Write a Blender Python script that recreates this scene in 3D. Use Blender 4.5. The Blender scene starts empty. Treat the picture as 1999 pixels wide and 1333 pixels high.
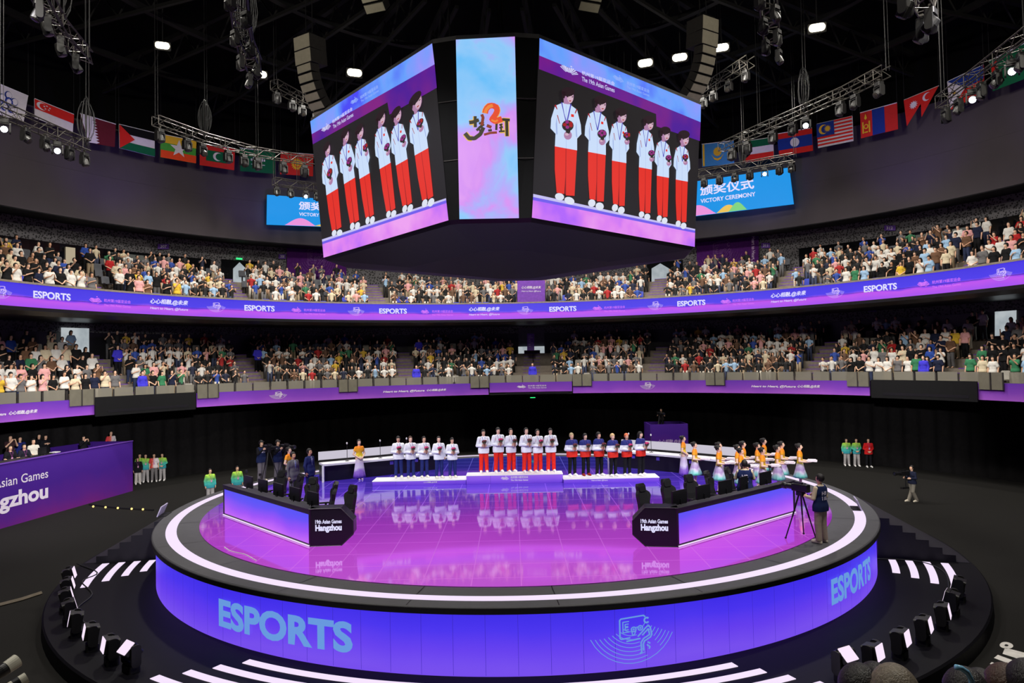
import bpy, bmesh, math, random
import numpy as np
from mathutils import Vector, Matrix
from mathutils.bvhtree import BVHTree
random.seed(7)
rng = np.random.default_rng(7)
SC = bpy.context.scene
COL = SC.collection
PI = math.pi
def R(a): return math.radians(a)

# ------------------------------------------------------------------ camera
W, H, FPX = 1999.0, 1333.0, 1382.0
CAM = np.array((0.0, -26.0, 6.26))
PITCH, ROLL = R(1.66), R(1.15)
fw = np.array((0, math.cos(PITCH), math.sin(PITCH)))
r0 = np.array((1.0, 0, 0)); u0 = np.cross(r0, fw)
rt = math.cos(ROLL) * r0 - math.sin(ROLL) * u0
up = math.sin(ROLL) * r0 + math.cos(ROLL) * u0
cd = bpy.data.cameras.new('camera'); cam = bpy.data.objects.new('camera', cd); COL.objects.link(cam)
cd.sensor_width = 36.0; cd.lens = FPX / W * 36.0; cd.clip_end = 300; cd.clip_start = 0.2
cam.matrix_world = Matrix(((rt[0], up[0], -fw[0], CAM[0]), (rt[1], up[1], -fw[1], CAM[1]), (rt[2], up[2], -fw[2], CAM[2]), (0, 0, 0, 1)))
SC.camera = cam

# ------------------------------------------------------------------ world, exposure, lights
SC.view_settings.view_transform = 'Standard'; SC.view_settings.look = 'None'
SC.view_settings.gamma = 1; SC.view_settings.exposure = 0.0; SC.view_settings.use_curve_mapping = False
wd = bpy.data.worlds.new('world'); SC.world = wd; wd.use_nodes = True
wd.node_tree.nodes['Background'].inputs[0].default_value = (0.5, 0.45, 0.7, 1)
wd.node_tree.nodes['Background'].inputs[1].default_value = 0.004
SC.cycles.max_bounces = 5; SC.cycles.diffuse_bounces = 2; SC.cycles.glossy_bounces = 3
SC.cycles.transparent_max_bounces = 10; SC.cycles.transmission_bounces = 2
SC.cycles.caustics_reflective = False; SC.cycles.caustics_refractive = False
SC.cycles.sample_clamp_indirect = 4.0; SC.cycles.use_denoising = True

def spot(name, loc, target, power, size=60, rad=0.4, col=(1, 1, 1), blend=0.6):
    l = bpy.data.lights.new(name, 'SPOT'); l.energy = power; l.spot_size = R(size); l.spot_blend = blend
    l.shadow_soft_size = rad; l.color = col
    o = bpy.data.objects.new(name, l); COL.objects.link(o); o.location = loc
    o.rotation_euler = (Vector(target) - Vector(loc)).to_track_quat('-Z', 'Y').to_euler(); return o
# stage key light from the ring of trusses
for x, y, tx, ty, p in ((-12, -13, -3, 1, 7600), (12, -13, 5, 1, 7600), (-5, -15, 0, 2, 5800), (5, -15, 2, 2, 5800)):
    spot('stage_spotlight', (x, y, 16.5), (tx, ty, 1.5), p, 46, 0.5, (1, .97, 1))
# house light on the stands, from above the ring
for k in range(9):
    a = R(8 + k * 164 / 8)
    spot('house_spotlight', (11 * math.cos(a), 11 * math.sin(a), 20.5), (27 * math.cos(a), 27 * math.sin(a), 8.5), 2400, 100, 0.7, (1, .95, .86), 0.8)
for sx in (-1, 1):
    spot('house_spotlight', (sx * 6, -8, 20.5), (sx * 24, 2, 7), 2600, 90, 0.7, (1, .95, .86), 0.8)
    spot('rig_spotlight', (sx * 9, -22, 19), (sx * 13, 6, 18), 9000, 62, 0.6, (1, .93, .8), 0.8)
for k in range(7):
    a = R(10 + k * 160 / 6)
    spot('stand_spotlight', (11.5 * math.cos(a), 11.5 * math.sin(a), 14.8), (25 * math.cos(a), 25 * math.sin(a), 5.2), 1900, 75, 0.6, (1, .95, .86), 0.9)
for k in range(9):                                        # violet wash on the upper fascia
    a = R(14 + k * 19); spot('wash_light', (23.5 * math.cos(a), 23.5 * math.sin(a), 15.5), (28.2 * math.cos(a), 28.2 * math.sin(a), 19), 420, 95, .3, (.36, .22, 1), .9)
for x, y, z_, tx, ty, tz, p_, sz in ((2, -27, 11.5, -21.5, 13, 1, 36000, 22), (2, -27, 11.5, -22.5, 5, 2.6, 13000, 18), (-2, -27, 11.5, 21, 15, 0.6, 30000, 14)):   # added fill from behind the camera for crew at the curtain and booth
    spot('added_crew_fill', (x, y, z_), (tx, ty, tz), p_, sz, .4, (1, .97, .95), .8)
# ceiling floods pointing straight down; front four added out of view as fill
for x, y in ((-14, 12), (-5, 15), (5, 15), (14, 12), (-15, -4), (15, -4), (-9, -16), (9, -16)):
    spot('flood_and_fill_light', (x, y, 22.5), (x, y, 0), 6200, 125, 0.5, (1, .95, .85), 0.6)

# ------------------------------------------------------------------ picture <-> place
def ray(px, py):
    d = fw * FPX + rt * (px - W / 2) + up * (H / 2 - py)
    return d / d[1]                                   # per metre of distance ahead of the camera
def at_z(px, py, z):
    d = ray(px, py); return CAM + d * ((z - CAM[2]) / d[2])
def at_d(px, py, depth): return CAM + ray(px, py) * depth
def at_r(px, py, rad):
    d = ray(px, py); a = d[0] ** 2 + d[1] ** 2; b = 2 * (CAM[0] * d[0] + CAM[1] * d[1]); c = CAM[0] ** 2 + CAM[1] ** 2 - rad * rad
    return CAM + d * ((-b + math.sqrt(b * b - 4 * a * c)) / (2 * a))
def phi_at(px, py, rad):
    p = at_r(px, py, rad); return math.atan2(p[1], p[0])
def project(p):
    q = np.asarray(p, float) - CAM; z = q @ fw
    return W / 2 + FPX * (q @ rt) / z, H / 2 - FPX * (q @ up) / z, z
def pol(r, a, z): return np.array((r * math.cos(a), r * math.sin(a), z))

# ------------------------------------------------------------------ materials
def lin(c):
    return tuple((x / 255 / 12.92) if x / 255 <= .04045 else ((x / 255 + .055) / 1.055) ** 2.4 for x in c)
MATS = {}
def nodes(name):
    m = bpy.data.materials.new(name); m.use_nodes = True
    t = m.node_tree; b = t.nodes['Principled BSDF']; return m, t, b
def mat(name, rgb, rough=.6, metal=0, spec=.4, var=.12, scale=6.0, coat=0):
    """Matte or glossy surface: base colour with a slight noise variation."""
    if name in MATS: return MATS[name]
    m, t, b = nodes(name); c = lin(rgb)
    n = t.nodes.new('ShaderNodeTexNoise'); n.inputs['Scale'].default_value = scale; n.inputs['Detail'].default_value = 2
    tc = t.nodes.new('ShaderNodeTexCoord'); t.links.new(tc.outputs['Object'], n.inputs['Vector'])
    r = t.nodes.new('ShaderNodeValToRGB')
    r.color_ramp.elements[0].color = tuple(x * (1 - var) for x in c) + (1,); r.color_ramp.elements[0].position = .3
    r.color_ramp.elements[1].color = tuple(min(1, x * (1 + var)) for x in c) + (1,); r.color_ramp.elements[1].position = .7
    t.links.new(n.outputs[0], r.inputs[0]); t.links.new(r.outputs[0], b.inputs['Base Color'])
    b.inputs['Roughness'].default_value = rough; b.inputs['Metallic'].default_value = metal
    b.inputs['Specular IOR Level'].default_value = spec; b.inputs['Coat Weight'].default_value = coat
    MATS[name] = m; return m
def glow(name, rgb, strength=1.0, rgb2=None, scale=1.0, sample=True, stops=None, distort=0.0, detail=3):
    """Something that gives off light (LED tile, lamp lens). rgb2 or stops: a moving-cloud pattern of two or more colours."""
    if name in MATS: return MATS[name]
    m, t, b = nodes(name)
    b.inputs['Base Color'].default_value = (.01, .01, .012, 1); b.inputs['Roughness'].default_value = .5
    b.inputs['Specular IOR Level'].default_value = .1
    b.inputs['Emission Strength'].default_value = strength
    if rgb2 is None and stops is None:
        b.inputs['Emission Color'].default_value = lin(rgb) + (1,)
    else:
        tc = t.nodes.new('ShaderNodeTexCoord'); n = t.nodes.new('ShaderNodeTexNoise')
        n.inputs['Scale'].default_value = scale; n.inputs['Detail'].default_value = detail; n.inputs['Distortion'].default_value = distort
        t.links.new(tc.outputs['Object'], n.inputs['Vector'])
        r = t.nodes.new('ShaderNodeValToRGB'); st = stops or [(.35, rgb), (.65, rgb2)]
        ramp(r, st); t.links.new(n.outputs[0], r.inputs[0]); t.links.new(r.outputs[0], b.inputs['Emission Color'])
    if not sample: m.cycles.emission_sampling = 'NONE'
    MATS[name] = m; return m
def ramp(r, st, interp='LINEAR'):
    e = r.color_ramp.elements; r.color_ramp.interpolation = interp
    while len(e) < len(st): e.new(.5)
    for el, (p, c) in zip(e, st): el.position = p; el.color = lin(c) + (1,)
def axis_ramp(name, axis, lo, hi, st, emit=None, wob=.0, wscale=1.0, rough=.6, spec=.3, interp='LINEAR', noise2=None, sample=True):
    """Colours in bands along one axis of the thing itself (dyed cloth, printed banner, LED picture), edges shaken by noise."""
    if name in MATS: return MATS[name]
    m, t, b = nodes(name)
    tc = t.nodes.new('ShaderNodeTexCoord'); sx = t.nodes.new('ShaderNodeSeparateXYZ'); t.links.new(tc.outputs['Object'], sx.inputs[0])
    mp = t.nodes.new('ShaderNodeMapRange'); mp.clamp = False
    mp.inputs[1].default_value = lo; mp.inputs[2].default_value = hi
    t.links.new(sx.outputs['XYZ'.index(axis)], mp.inputs[0]); src = mp.outputs[0]
    if wob:
        n = t.nodes.new('ShaderNodeTexNoise'); n.inputs['Scale'].default_value = wscale; n.inputs['Detail'].default_value = 3
        t.links.new(tc.outputs['Object'], n.inputs['Vector'])
        a = t.nodes.new('ShaderNodeMath'); a.operation = 'MULTIPLY_ADD'; a.inputs[1].default_value = wob; t.links.new(n.outputs[0], a.inputs[0])
        t.links.new(src, a.inputs[2])
        s = t.nodes.new('ShaderNodeMath'); s.operation = 'SUBTRACT'; s.inputs[1].default_value = wob * .5; t.links.new(a.outputs[0], s.inputs[0]); src = s.outputs[0]
    r = t.nodes.new('ShaderNodeValToRGB'); ramp(r, st, interp); t.links.new(src, r.inputs[0])
    if emit:
        b.inputs['Base Color'].default_value = (.01, .01, .012, 1); b.inputs['Specular IOR Level'].default_value = spec
        t.links.new(r.outputs[0], b.inputs['Emission Color']); b.inputs['Emission Strength'].default_value = emit
    else:
        t.links.new(r.outputs[0], b.inputs['Base Color']); b.inputs['Specular IOR Level'].default_value = spec
    b.inputs['Roughness'].default_value = rough
    if not sample: m.cycles.emission_sampling = 'NONE'
    MATS[name] = m; return m

# ------------------------------------------------------------------ objects
def tag(o, label=None, cat=None, group=None, kind=None):
    if label: o['label'] = label
    if cat: o['category'] = cat
    if group: o['group'] = group
    if kind: o['kind'] = kind
    return o
def thing(name, label, cat, loc=(0, 0, 0), rz=0.0, group=None):
    o = bpy.data.objects.new(name, None); o.empty_display_size = .1; COL.objects.link(o)
    o.location = tuple(loc); o.rotation_euler = (0, 0, rz); return tag(o, label, cat, group)
def link(name, me, parent=None, m=None, loc=None, rz=None, scale=None):
    o = bpy.data.objects.new(name, me); COL.objects.link(o)
    if parent is not None: o.parent = parent
    if loc is not None: o.location = tuple(loc)
    if rz is not None: o.rotation_euler = (0, 0, rz)
    if scale is not None: o.scale = (scale,) * 3 if not hasattr(scale, '__len__') else scale
    if m is not None:
        if not me.materials: me.materials.append(None)
        o.material_slots[0].link = 'OBJECT'; o.material_slots[0].material = m
    return o
def copy_tree(o, parent=None):
    c = o.copy(); COL.objects.link(c)
    if parent is not None: c.parent = parent
    for ch in list(o.children):
        copy_tree(ch, c)
    return c
def mesh_np(name, V, F, smooth=False):
    """Mesh from an (n,3) array and a list or array of faces."""
    me = bpy.data.meshes.new(name)
    if isinstance(F, np.ndarray):
        n, k = F.shape
        me.vertices.add(len(V)); me.vertices.foreach_set('co', np.asarray(V, np.float32).ravel())
        me.loops.add(n * k); me.loops.foreach_set('vertex_index', F.astype(np.int32).ravel())
        me.polygons.add(n); me.polygons.foreach_set('loop_start', np.arange(0, n * k, k, dtype=np.int32))
        me.update(calc_edges=True); me.validate()
    else:
        me.from_pydata([tuple(v) for v in V], [], F); me.update()
    if smooth: me.polygons.foreach_set('use_smooth', [True] * len(me.polygons))
    return me

def ordw(n):
    one = 'zeroth first second third fourth fifth sixth seventh eighth ninth tenth eleventh twelfth thirteenth fourteenth fifteenth sixteenth seventeenth eighteenth nineteenth'.split()
    if n < 20: return one[n]
    t, u = divmod(n, 10); return ('twentieth thirtieth fortieth fiftieth sixtieth seventieth'.split()[t - 2]) if u == 0 else ('twenty thirty forty fifty sixty seventy'.split()[t - 2] + '-' + one[u])

class MB:
    """Collects boxes, tubes, prisms and sheets, then links them as one mesh."""
    def __init__(s): s.v = []; s.f = []; s.mi = []; s.cur = 0; s.sm = []; s.smooth = False; s.up = None
    def mat(s, i): s.cur = i; return s
    def add(s, vs, fs):
        o = len(s.v); s.v.extend([tuple(map(float, x)) for x in vs])
        for f in fs: s.f.append(tuple(i + o for i in f)); s.mi.append(s.cur); s.sm.append(s.smooth)
        return s
    def quad(s, a, b, c, d): return s.add((a, b, c, d), ((0, 1, 2, 3),))
    def box(s, c, size, rz=0.0, M=None):
        hx, hy, hz = (x / 2 for x in size); P = []
        for z in (-hz, hz):
            for x, y in ((-hx, -hy), (hx, -hy), (hx, hy), (-hx, hy)): P.append(Vector((x, y, z)))
        Q = (Matrix.Rotation(rz, 3, 'Z') if M is None else M)
        P = [Q @ p + Vector(c) for p in P]
        return s.add(P, ((3, 2, 1, 0), (4, 5, 6, 7), (0, 1, 5, 4), (1, 2, 6, 5), (2, 3, 7, 6), (3, 0, 4, 7)))
    def prism(s, pts, f0, f1):
        """pts 2D outline (counter-clockwise seen from f1); f0/f1 map (x,y) to the two ends."""
        n = len(pts); s.add([f0(*p) for p in pts] + [f1(*p) for p in pts],
              [tuple(range(n - 1, -1, -1)), tuple(range(n, 2 * n))] + [(i, (i + 1) % n, n + (i + 1) % n, n + i) for i in range(n)]); return s
    def rbox(s, c, size, r=.03, M=None, axis=1, seg=3):
        """box with corners rounded in the plane across AXIS"""
        a = [i for i in range(3) if i != axis]; w, h, d = size[a[0]] / 2, size[a[1]] / 2, size[axis] / 2
        pts = []
        for cx, cy, a0 in ((w - r, h - r, 0), (-w + r, h - r, 90), (-w + r, -h + r, 180), (w - r, -h + r, 270)):
            for k in range(seg + 1):
                t = R(a0 + 90 * k / seg); pts.append((cx + r * math.cos(t), cy + r * math.sin(t)))
        Q = M or Matrix.Identity(3)
        def f(off):
            def g(x, y):
                p = [0, 0, 0]; p[a[0]] = x; p[a[1]] = y; p[axis] = off; return Q @ Vector(p) + Vector(c)
            return g
        return s.prism(pts, f(-d), f(d))
    def tube(s, pts, r, n=6, cap=True, r1=None):
        pts = [Vector(p) for p in pts]; m = len(pts); rings = []
        for i, p in enumerate(pts):
            d = (pts[min(i + 1, m - 1)] - pts[max(i - 1, 0)]); d = d.normalized() if d.length > 1e-9 else Vector((0, 0, 1))
            a = d.cross(Vector((0, 0, 1)) if abs(d.z) < .95 else Vector((1, 0, 0))).normalized(); b = d.cross(a)
            q = r if r1 is None else r + (r1 - r) * i / max(1, m - 1)
            rings.append([p + (a * math.cos(2 * PI * k / n) + b * math.sin(2 * PI * k / n)) * q for k in range(n)])
        fs = []
        for i in range(m - 1):
            for k in range(n): fs.append((i * n + k, i * n + (k + 1) % n, (i + 1) * n + (k + 1) % n, (i + 1) * n + k))
        if cap: fs += [tuple(range(n - 1, -1, -1)), tuple((m - 1) * n + k for k in range(n))]
        return s.add([v for g in rings for v in g], fs)
    def lathe(s, prof, n=20, c=(0, 0, 0), M=None, sx=1.0, sy=1.0, fold=0.0, nf=9):
        """prof [(radius, height)] turned about z."""
        Q = M or Matrix.Identity(3); P = []; m = len(prof)
        for i, (r, z) in enumerate(prof):
            for k in range(n):
                a = 2 * PI * k / n; q = r * (1 + fold * (i / max(1, m - 1)) * math.cos(nf * a)); P.append(Q @ Vector((q * math.cos(a) * sx, q * math.sin(a) * sy, z)) + Vector(c))
        fs = [(i * n + k, i * n + (k + 1) % n, (i + 1) * n + (k + 1) % n, (i + 1) * n + k) for i in range(m - 1) for k in range(n)]
        if prof[0][0] > 1e-6: fs.append(tuple(range(n - 1, -1, -1)))
        if prof[-1][0] > 1e-6: fs.append(tuple((m - 1) * n + k for k in range(n)))
        return s.add(P, fs)
    def ball(s, c, r, n=10, m=6):
        rr = r if hasattr(r, '__len__') else (r, r, r)
        P = [(c[0] + rr[0] * math.sin(PI * i / m) * math.cos(2 * PI * k / n), c[1] + rr[1] * math.sin(PI * i / m) * math.sin(2 * PI * k / n), c[2] - rr[2] * math.cos(PI * i / m)) for i in range(m + 1) for k in range(n)]
        return s.add(P, [(i * n + k, i * n + (k + 1) % n, (i + 1) * n + (k + 1) % n, (i + 1) * n + k) for i in range(m) for k in range(n)])
    def ring(s, a0, a1, prof, n=96, close=False):
        """prof [(R, z)] open section swept about the hall's axis from angle a0 to a1"""
        m = len(prof); P = [pol(r, a0 + (a1 - a0) * i / n, z) for i in range(n + 1) for r, z in prof]
        mm = m if close else m - 1
        return s.add(P, [(i * m + k, (i + 1) * m + k, (i + 1) * m + (k + 1) % m, i * m + (k + 1) % m) for i in range(n) for k in range(mm)]
                     + ([tuple(range(m)), tuple(n * m + k for k in range(m - 1, -1, -1))] if close else []))
    def mesh(s, name):
        me = bpy.data.meshes.new(name); me.from_pydata(s.v, [], s.f); me.update()
        if s.up is None and len(s.f) < 30000 and len(s.f) > 1:
            bm = bmesh.new(); bm.from_mesh(me); bmesh.ops.recalc_face_normals(bm, faces=bm.faces); bm.to_mesh(me); bm.free()
        elif s.up: me.flip_normals()
        me.polygons.foreach_set('material_index', s.mi); me.polygons.foreach_set('use_smooth', s.sm); return me
    def build(s, name, mats, parent=None, loc=None, rz=None):
        me = s.mesh(name)
        for m in (mats if isinstance(mats, (list, tuple)) else [mats]): me.materials.append(m)
        return link(name, me, parent, None, loc, rz)

# ------------------------------------------------------------------ flat graphics and lettering
TXT = {}
def text2d(body, bold=0.0, shear=0.0):
    key = (body, bold, shear)
    if key not in TXT:
        c = bpy.data.curves.new('lettering', 'FONT'); c.body = body; c.offset = bold; c.shear = shear; c.resolution_u = 4; c.fill_mode = 'FRONT'
        o = bpy.data.objects.new('lettering', c); COL.objects.link(o)
        bpy.context.view_layer.update()
        me = bpy.data.meshes.new_from_object(o.evaluated_get(bpy.context.evaluated_depsgraph_get()))
        V = np.array([v.co[:2] for v in me.vertices]).reshape(-1, 2); F = [tuple(p.vertices) for p in me.polygons]
        bpy.data.meshes.remove(me); bpy.data.objects.remove(o); bpy.data.curves.remove(c)
        if len(V): V = V - V.min(0)
        TXT[key] = (V, F)
    return TXT[key]
def put_text(mb, body, f, x0, x1, y0, y1, bold=0.0, shear=0.0):
    cjk = any(ord(ch) > 0x2e80 for ch in body)
    V, F = text2d(body, 0.0 if cjk else bold, shear)
    if not len(V): return
    w, h = V.max(0)
    if cjk and bold:                                  # thicken Chinese strokes with shifted copies
        xm, ym = (x0 + x1) / 2, (y0 + y1) / 2; o_ = np.array(f(xm, ym)); nv = np.cross(np.array(f(xm + (x1 - x0) * .05, ym)) - o_, np.array(f(xm, ym + (y1 - y0) * .05)) - o_); nv = nv / max(1e-12, np.linalg.norm(nv)) * .0015
        for k_, (sx_, sy_) in enumerate(((-.9, 0), (.9, 0), (0, .9), (0, -.9))): mb.add([np.array(f(x0 + (v[0] + sx_ * bold) / w * (x1 - x0), y0 + (v[1] + sy_ * bold) / h * (y1 - y0))) + nv * (k_ + 1) for v in V], F)
    mb.add([f(x0 + v[0] / w * (x1 - x0), y0 + v[1] / h * (y1 - y0)) for v in V], F)
def stroke(mb, pts, w, f):
    """A line of width w through 2D points, mapped by f."""
    for i in range(len(pts) - 1):
        (ax, ay), (bx, by) = pts[i], pts[i + 1]; L = math.hypot(bx - ax, by - ay) or 1; nx, ny = -(by - ay) / L * w / 2, (bx - ax) / L * w / 2
        k = max(1, int(L / 12 / w)) if L > 12 * w else 1
        for j in range(k):
            cx, cy, ex, ey = ax + (bx - ax) * j / k, ay + (by - ay) * j / k, ax + (bx - ax) * (j + 1) / k, ay + (by - ay) * (j + 1) / k
            mb.add([f(cx - nx, cy - ny), f(ex - nx, ey - ny), f(ex + nx, ey + ny), f(cx + nx, cy + ny)], ((0, 1, 2, 3),))
    if len(pts) > 2:
        for x, y in pts[1:-1]: mb.add([f(x + w / 2 * math.cos(R(60 * k)), y + w / 2 * math.sin(R(60 * k))) for k in range(6)], (tuple(range(6)),))
def arc(cx, cy, rx, ry, a0, a1, n=14): return [(cx + rx * math.cos(R(a0 + (a1 - a0) * i / n)), cy + ry * math.sin(R(a0 + (a1 - a0) * i / n))) for i in range(n + 1)]
def emblem(mb, f, x0, x1, y0, y1, bold=1.0):
    """Sport emblem: fan of curved lines, framed letter E, game pad, C and a seated line figure. Drawn in a 0..19 x 0..12 field."""
    g = lambda x, y: f(x0 + x / 19 * (x1 - x0), y0 + y / 12 * (y1 - y0)); t = .16 * bold; T = .34 * bold
    for i in range(9):                                       # the fan
        r = 1 - i * .085
        L = arc(8.6, 11.2, 10.2 * r, 11.0 * r, 205 + i * 3.0, 292 - i * 1.2 if i else 335, 12)
        stroke(mb, L, t, g)
        if i: stroke(mb, arc(8.6, 11.2, 10.2 * r, 11.0 * r, 312 + (4 if i > 3 else 0), 335 - i * .5, 5), t, g)
    stroke(mb, [(11.6, 10.9), (11.2, 11.3), (6.1, 10.9), (5.8, 10.6), (5.8, 6.4), (6.1, 6.1), (8.1, 6.3)], T, g)      # screen frame
    stroke(mb, [(7.2, 5.5), (10.4, 5.9)], T, g)
    stroke(mb, [(7.9, 10.2), (6.5, 10.1), (6.5, 7.6), (7.9, 7.7)], T * .7, g)
    stroke(mb, [(7.8, 9.6), (7.0, 9.55), (7.0, 9.0), (7.7, 9.05)], T * .7, g); stroke(mb, [(7.7, 8.8), (7.0, 8.75), (7.0, 8.2), (7.8, 8.25)], T * .7, g)
    for cx, cy in ((8.9, 8.2), (10.4, 8.4)):
        stroke(mb, arc(cx, cy, .55, .55, 0, 360, 10), T * .8, g); stroke(mb, [(cx - .3, cy), (cx + .3, cy)], T * .6, g); stroke(mb, [(cx, cy - .3), (cx, cy + .3)], T * .6, g)
    stroke(mb, [(9.4, 8.6), (9.9, 8.7)], T * .7, g); stroke(mb, [(8.5, 7.8), (8.6, 6.9), (9.0, 6.9), (9.4, 7.8)], T * .7, g)
    stroke(mb, arc(11.9, 10.1, .55, .6, 40, 320, 9), T * 1.2, g)
    stroke(mb, [(9.8, 6.4), (11.9, 8.6), (12.4, 8.7), (12.7, 8.2), (13.0, 6.6), (12.7, 6.0), (11.3, 5.2), (11.0, 4.5), (11.1, 2.9)], T, g)
    stroke(mb, [(10.8, 6.6), (12.2, 8.0), (12.5, 6.6), (11.1, 5.8), (10.5, 4.9), (10.6, 2.6), (10.2, 2.3)], T, g)
    stroke(mb, [(12.0, 4.9), (12.6, 4.5)], T, g); stroke(mb, [(11.8, 4.3), (12.5, 3.7), (12.3, 3.2)], T, g)
def fan_logo(mb, f, x0, x1, y0, y1):
    """Games logo: small sun above a fan-shaped wave of fine ribs."""
    g = lambda x, y: f(x0 + x * (x1 - x0), y0 + y * (y1 - y0))
    for i in range(11):
        a0 = 150 - i * 12; top = .78 + .08 * math.sin(i * 1.1)
        P = [(.5 + .5 * math.cos(R(a0)) * k, .02 + top * (.35 + .65 * math.sin(R(a0))) * k) for k in (.35, .7, 1.0)]
        Q = [(.5 + .5 * math.cos(R(a0 - 9)) * k, .02 + top * (.35 + .65 * math.sin(R(a0 - 9))) * k) for k in (.35, .7, 1.0)]
        for k in range(2): mb.add([g(*P[k]), g(*Q[k]), g(*Q[k + 1]), g(*P[k + 1])], ((0, 1, 2, 3),))
    mb.add([g(.62 + .05 * math.cos(R(60 * k)), .94 + .06 * math.sin(R(60 * k))) for k in range(6)], (tuple(range(6)),))
def bilin(P00, P10, P11, P01, off=0.0):
    """(u,v) in 0..1 to the quad, lifted OFF along its normal."""
    A, B, C, D = (np.asarray(p, float) for p in (P00, P10, P11, P01)); n = np.cross(B - A, D - A); n = n / np.linalg.norm(n) * off
    return lambda u, v: A * (1 - u) * (1 - v) + B * u * (1 - v) + C * u * v + D * (1 - u) * v + n
def rect_map(P00, P10, P11, P01, off, x0, x1, y0, y1):
    b = bilin(P00, P10, P11, P01, off); return lambda x, y: b((x - x0) / (x1 - x0), (y - y0) / (y1 - y0))
# ================================================================== THE SETTING
ZS, RS = 1.41, 11.8            # stage deck height (above the lower disc, z = 0) and radius
ZF = -0.35                     # hall floor
A0, A1 = R(-14), R(194)        # the part of the bowl that is built
def S(o): o['kind'] = 'structure'; return o

m_carpet = mat('black_carpet', (33, 32, 31), .95, spec=.1, var=.1, scale=40)
m_black = mat('black_metal', (14, 14, 16), .55, spec=.3)
m_drape = mat('black_drape', (27, 26, 27), .95, spec=.05)
m_conc = mat('pale_concrete', (128, 118, 108), .85, spec=.2)
m_dark = mat('dark_panel', (24, 23, 27), .35, spec=.5)
m_fascia = mat('grey_fascia', (68, 62, 67), .8, spec=.2, var=.06, scale=.5)
m_ceil = mat('black_ceiling', (8, 8, 9), .9, spec=.1)
m_white = mat('white_board', (225, 222, 228), .5, var=.03)
m_nose = mat('purple_nosing', (105, 60, 165), .6)

fl = MB(); fl.lathe([(0.0, ZF - .05), (34, ZF - .05), (34, ZF), (0.0, ZF)], 96); S(fl.build('floor', m_carpet))
c = MB(); c.lathe([(0.0, 25.2), (31, 25.2), (31, 25.0), (0.0, 25.0)], 64); S(c.build('ceiling', m_ceil))

# perforated back wall of the upper stand
mp, t, b = nodes('perforated_panel'); tc = t.nodes.new('ShaderNodeTexCoord'); v = t.nodes.new('ShaderNodeTexVoronoi')
v.inputs['Scale'].default_value = 8.5; r = t.nodes.new('ShaderNodeValToRGB')
ramp(r, [(.40, (24, 23, 25)), (.48, (98, 95, 99))]); t.links.new(tc.outputs['Object'], v.inputs['Vector']); t.links.new(v.outputs['Distance'], r.inputs[0])
t.links.new(r.outputs[0], b.inputs['Base Color']); b.inputs['Roughness'].default_value = .7
w = MB(); w.ring(A0, A1, [(30.2, 9.0), (30.2, 14.95)], 120); S(w.build('wall_upper', mp))
w = MB(); w.ring(A0, A1, [(28.0, 14.86), (28.02, 14.8), (30.3, 14.9)], 120); S(w.build('trim_1', m_black))
w = MB(); w.ring(A0, A1, [(28.0, 14.86), (28.15, 17.6), (28.17, 17.62), (28.5, 20.7)], 120); S(w.build('wall_fascia', m_fascia))
w = MB(); w.ring(A0, A1, [(28.7, 20.65), (29.5, 25.1)], 90); S(w.build('wall_attic', m_ceil))
# lower back wall, its perforated strip and the soffit of the upper tier
w = MB(); w.ring(A0, A1, [(29.8, 3.0), (29.8, 8.5)], 120); S(w.build('wall_lower', m_dark))
w = MB(); w.ring(A0, A1, [(29.7, 8.5), (29.6, 9.05)], 120); S(w.build('trim_2', mp))
w = MB(); w.ring(A0, A1, [(23.5, 9.27), (23.52, 9.1), (24.3, 8.95), (29.8, 9.05), (29.8, 9.5)], 120); S(w.build('ceiling_soffit', m_dark))

# terraces
def terrace(name, rr, z0, rise, depth, n):
    P = [(rr - .9, z0)]
    for i in range(n): P += [(rr + depth * i, z0 + rise * i), (rr + depth * (i + 1), z0 + rise * i)] if i == 0 else [(rr + depth * i, z0 + rise * i), (rr + depth * (i + 1), z0 + rise * i)]
    P += [(rr + depth * n + .6, z0 + rise * (n - 1))]
    m = MB(); m.ring(A0, A1, P, 120); return S(m.build(name, m_conc))
LOW = dict(r=24.4, z=4.5, rise=.48, d=.85, n=6); UPP = dict(r=24.25, z=9.72, rise=.46, d=.85, n=6)
terrace('floor_lower_stand', LOW['r'], LOW['z'], LOW['rise'], LOW['d'], 6)
terrace('floor_upper_stand', UPP['r'], UPP['z'], UPP['rise'], UPP['d'], 6)
AISLE_L = [phi_at(x, 740, 25) for x in (250, 507, 800, 1037, 1276, 1578, 1868)]
AISLE_U = [phi_at(x, 560, 25) for x in (205, 480, 742, 1273, 1522, 1872)]
for D, AA in ((LOW, AISLE_L), (UPP, AISLE_U)):
    for a in AA:
        m = MB()
        for i in range(D['n']):
            for h in (0, .5):
                rr = D['r'] + D['d'] * (i + h) + .0; z = D['z'] + D['rise'] * (i + h)
                da = .62 / rr
                if h: m.mat(0).ring(a - da, a + da, [(rr, z - .24), (rr, z), (rr + .43, z)], 2)
                m.mat(1).ring(a - da, a + da, [(rr - .006, z - .035), (rr - .006, z + .006), (rr + .035, z + .006)], 2)
        S(m.build('stairs', [m_conc, m_nose]))

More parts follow.
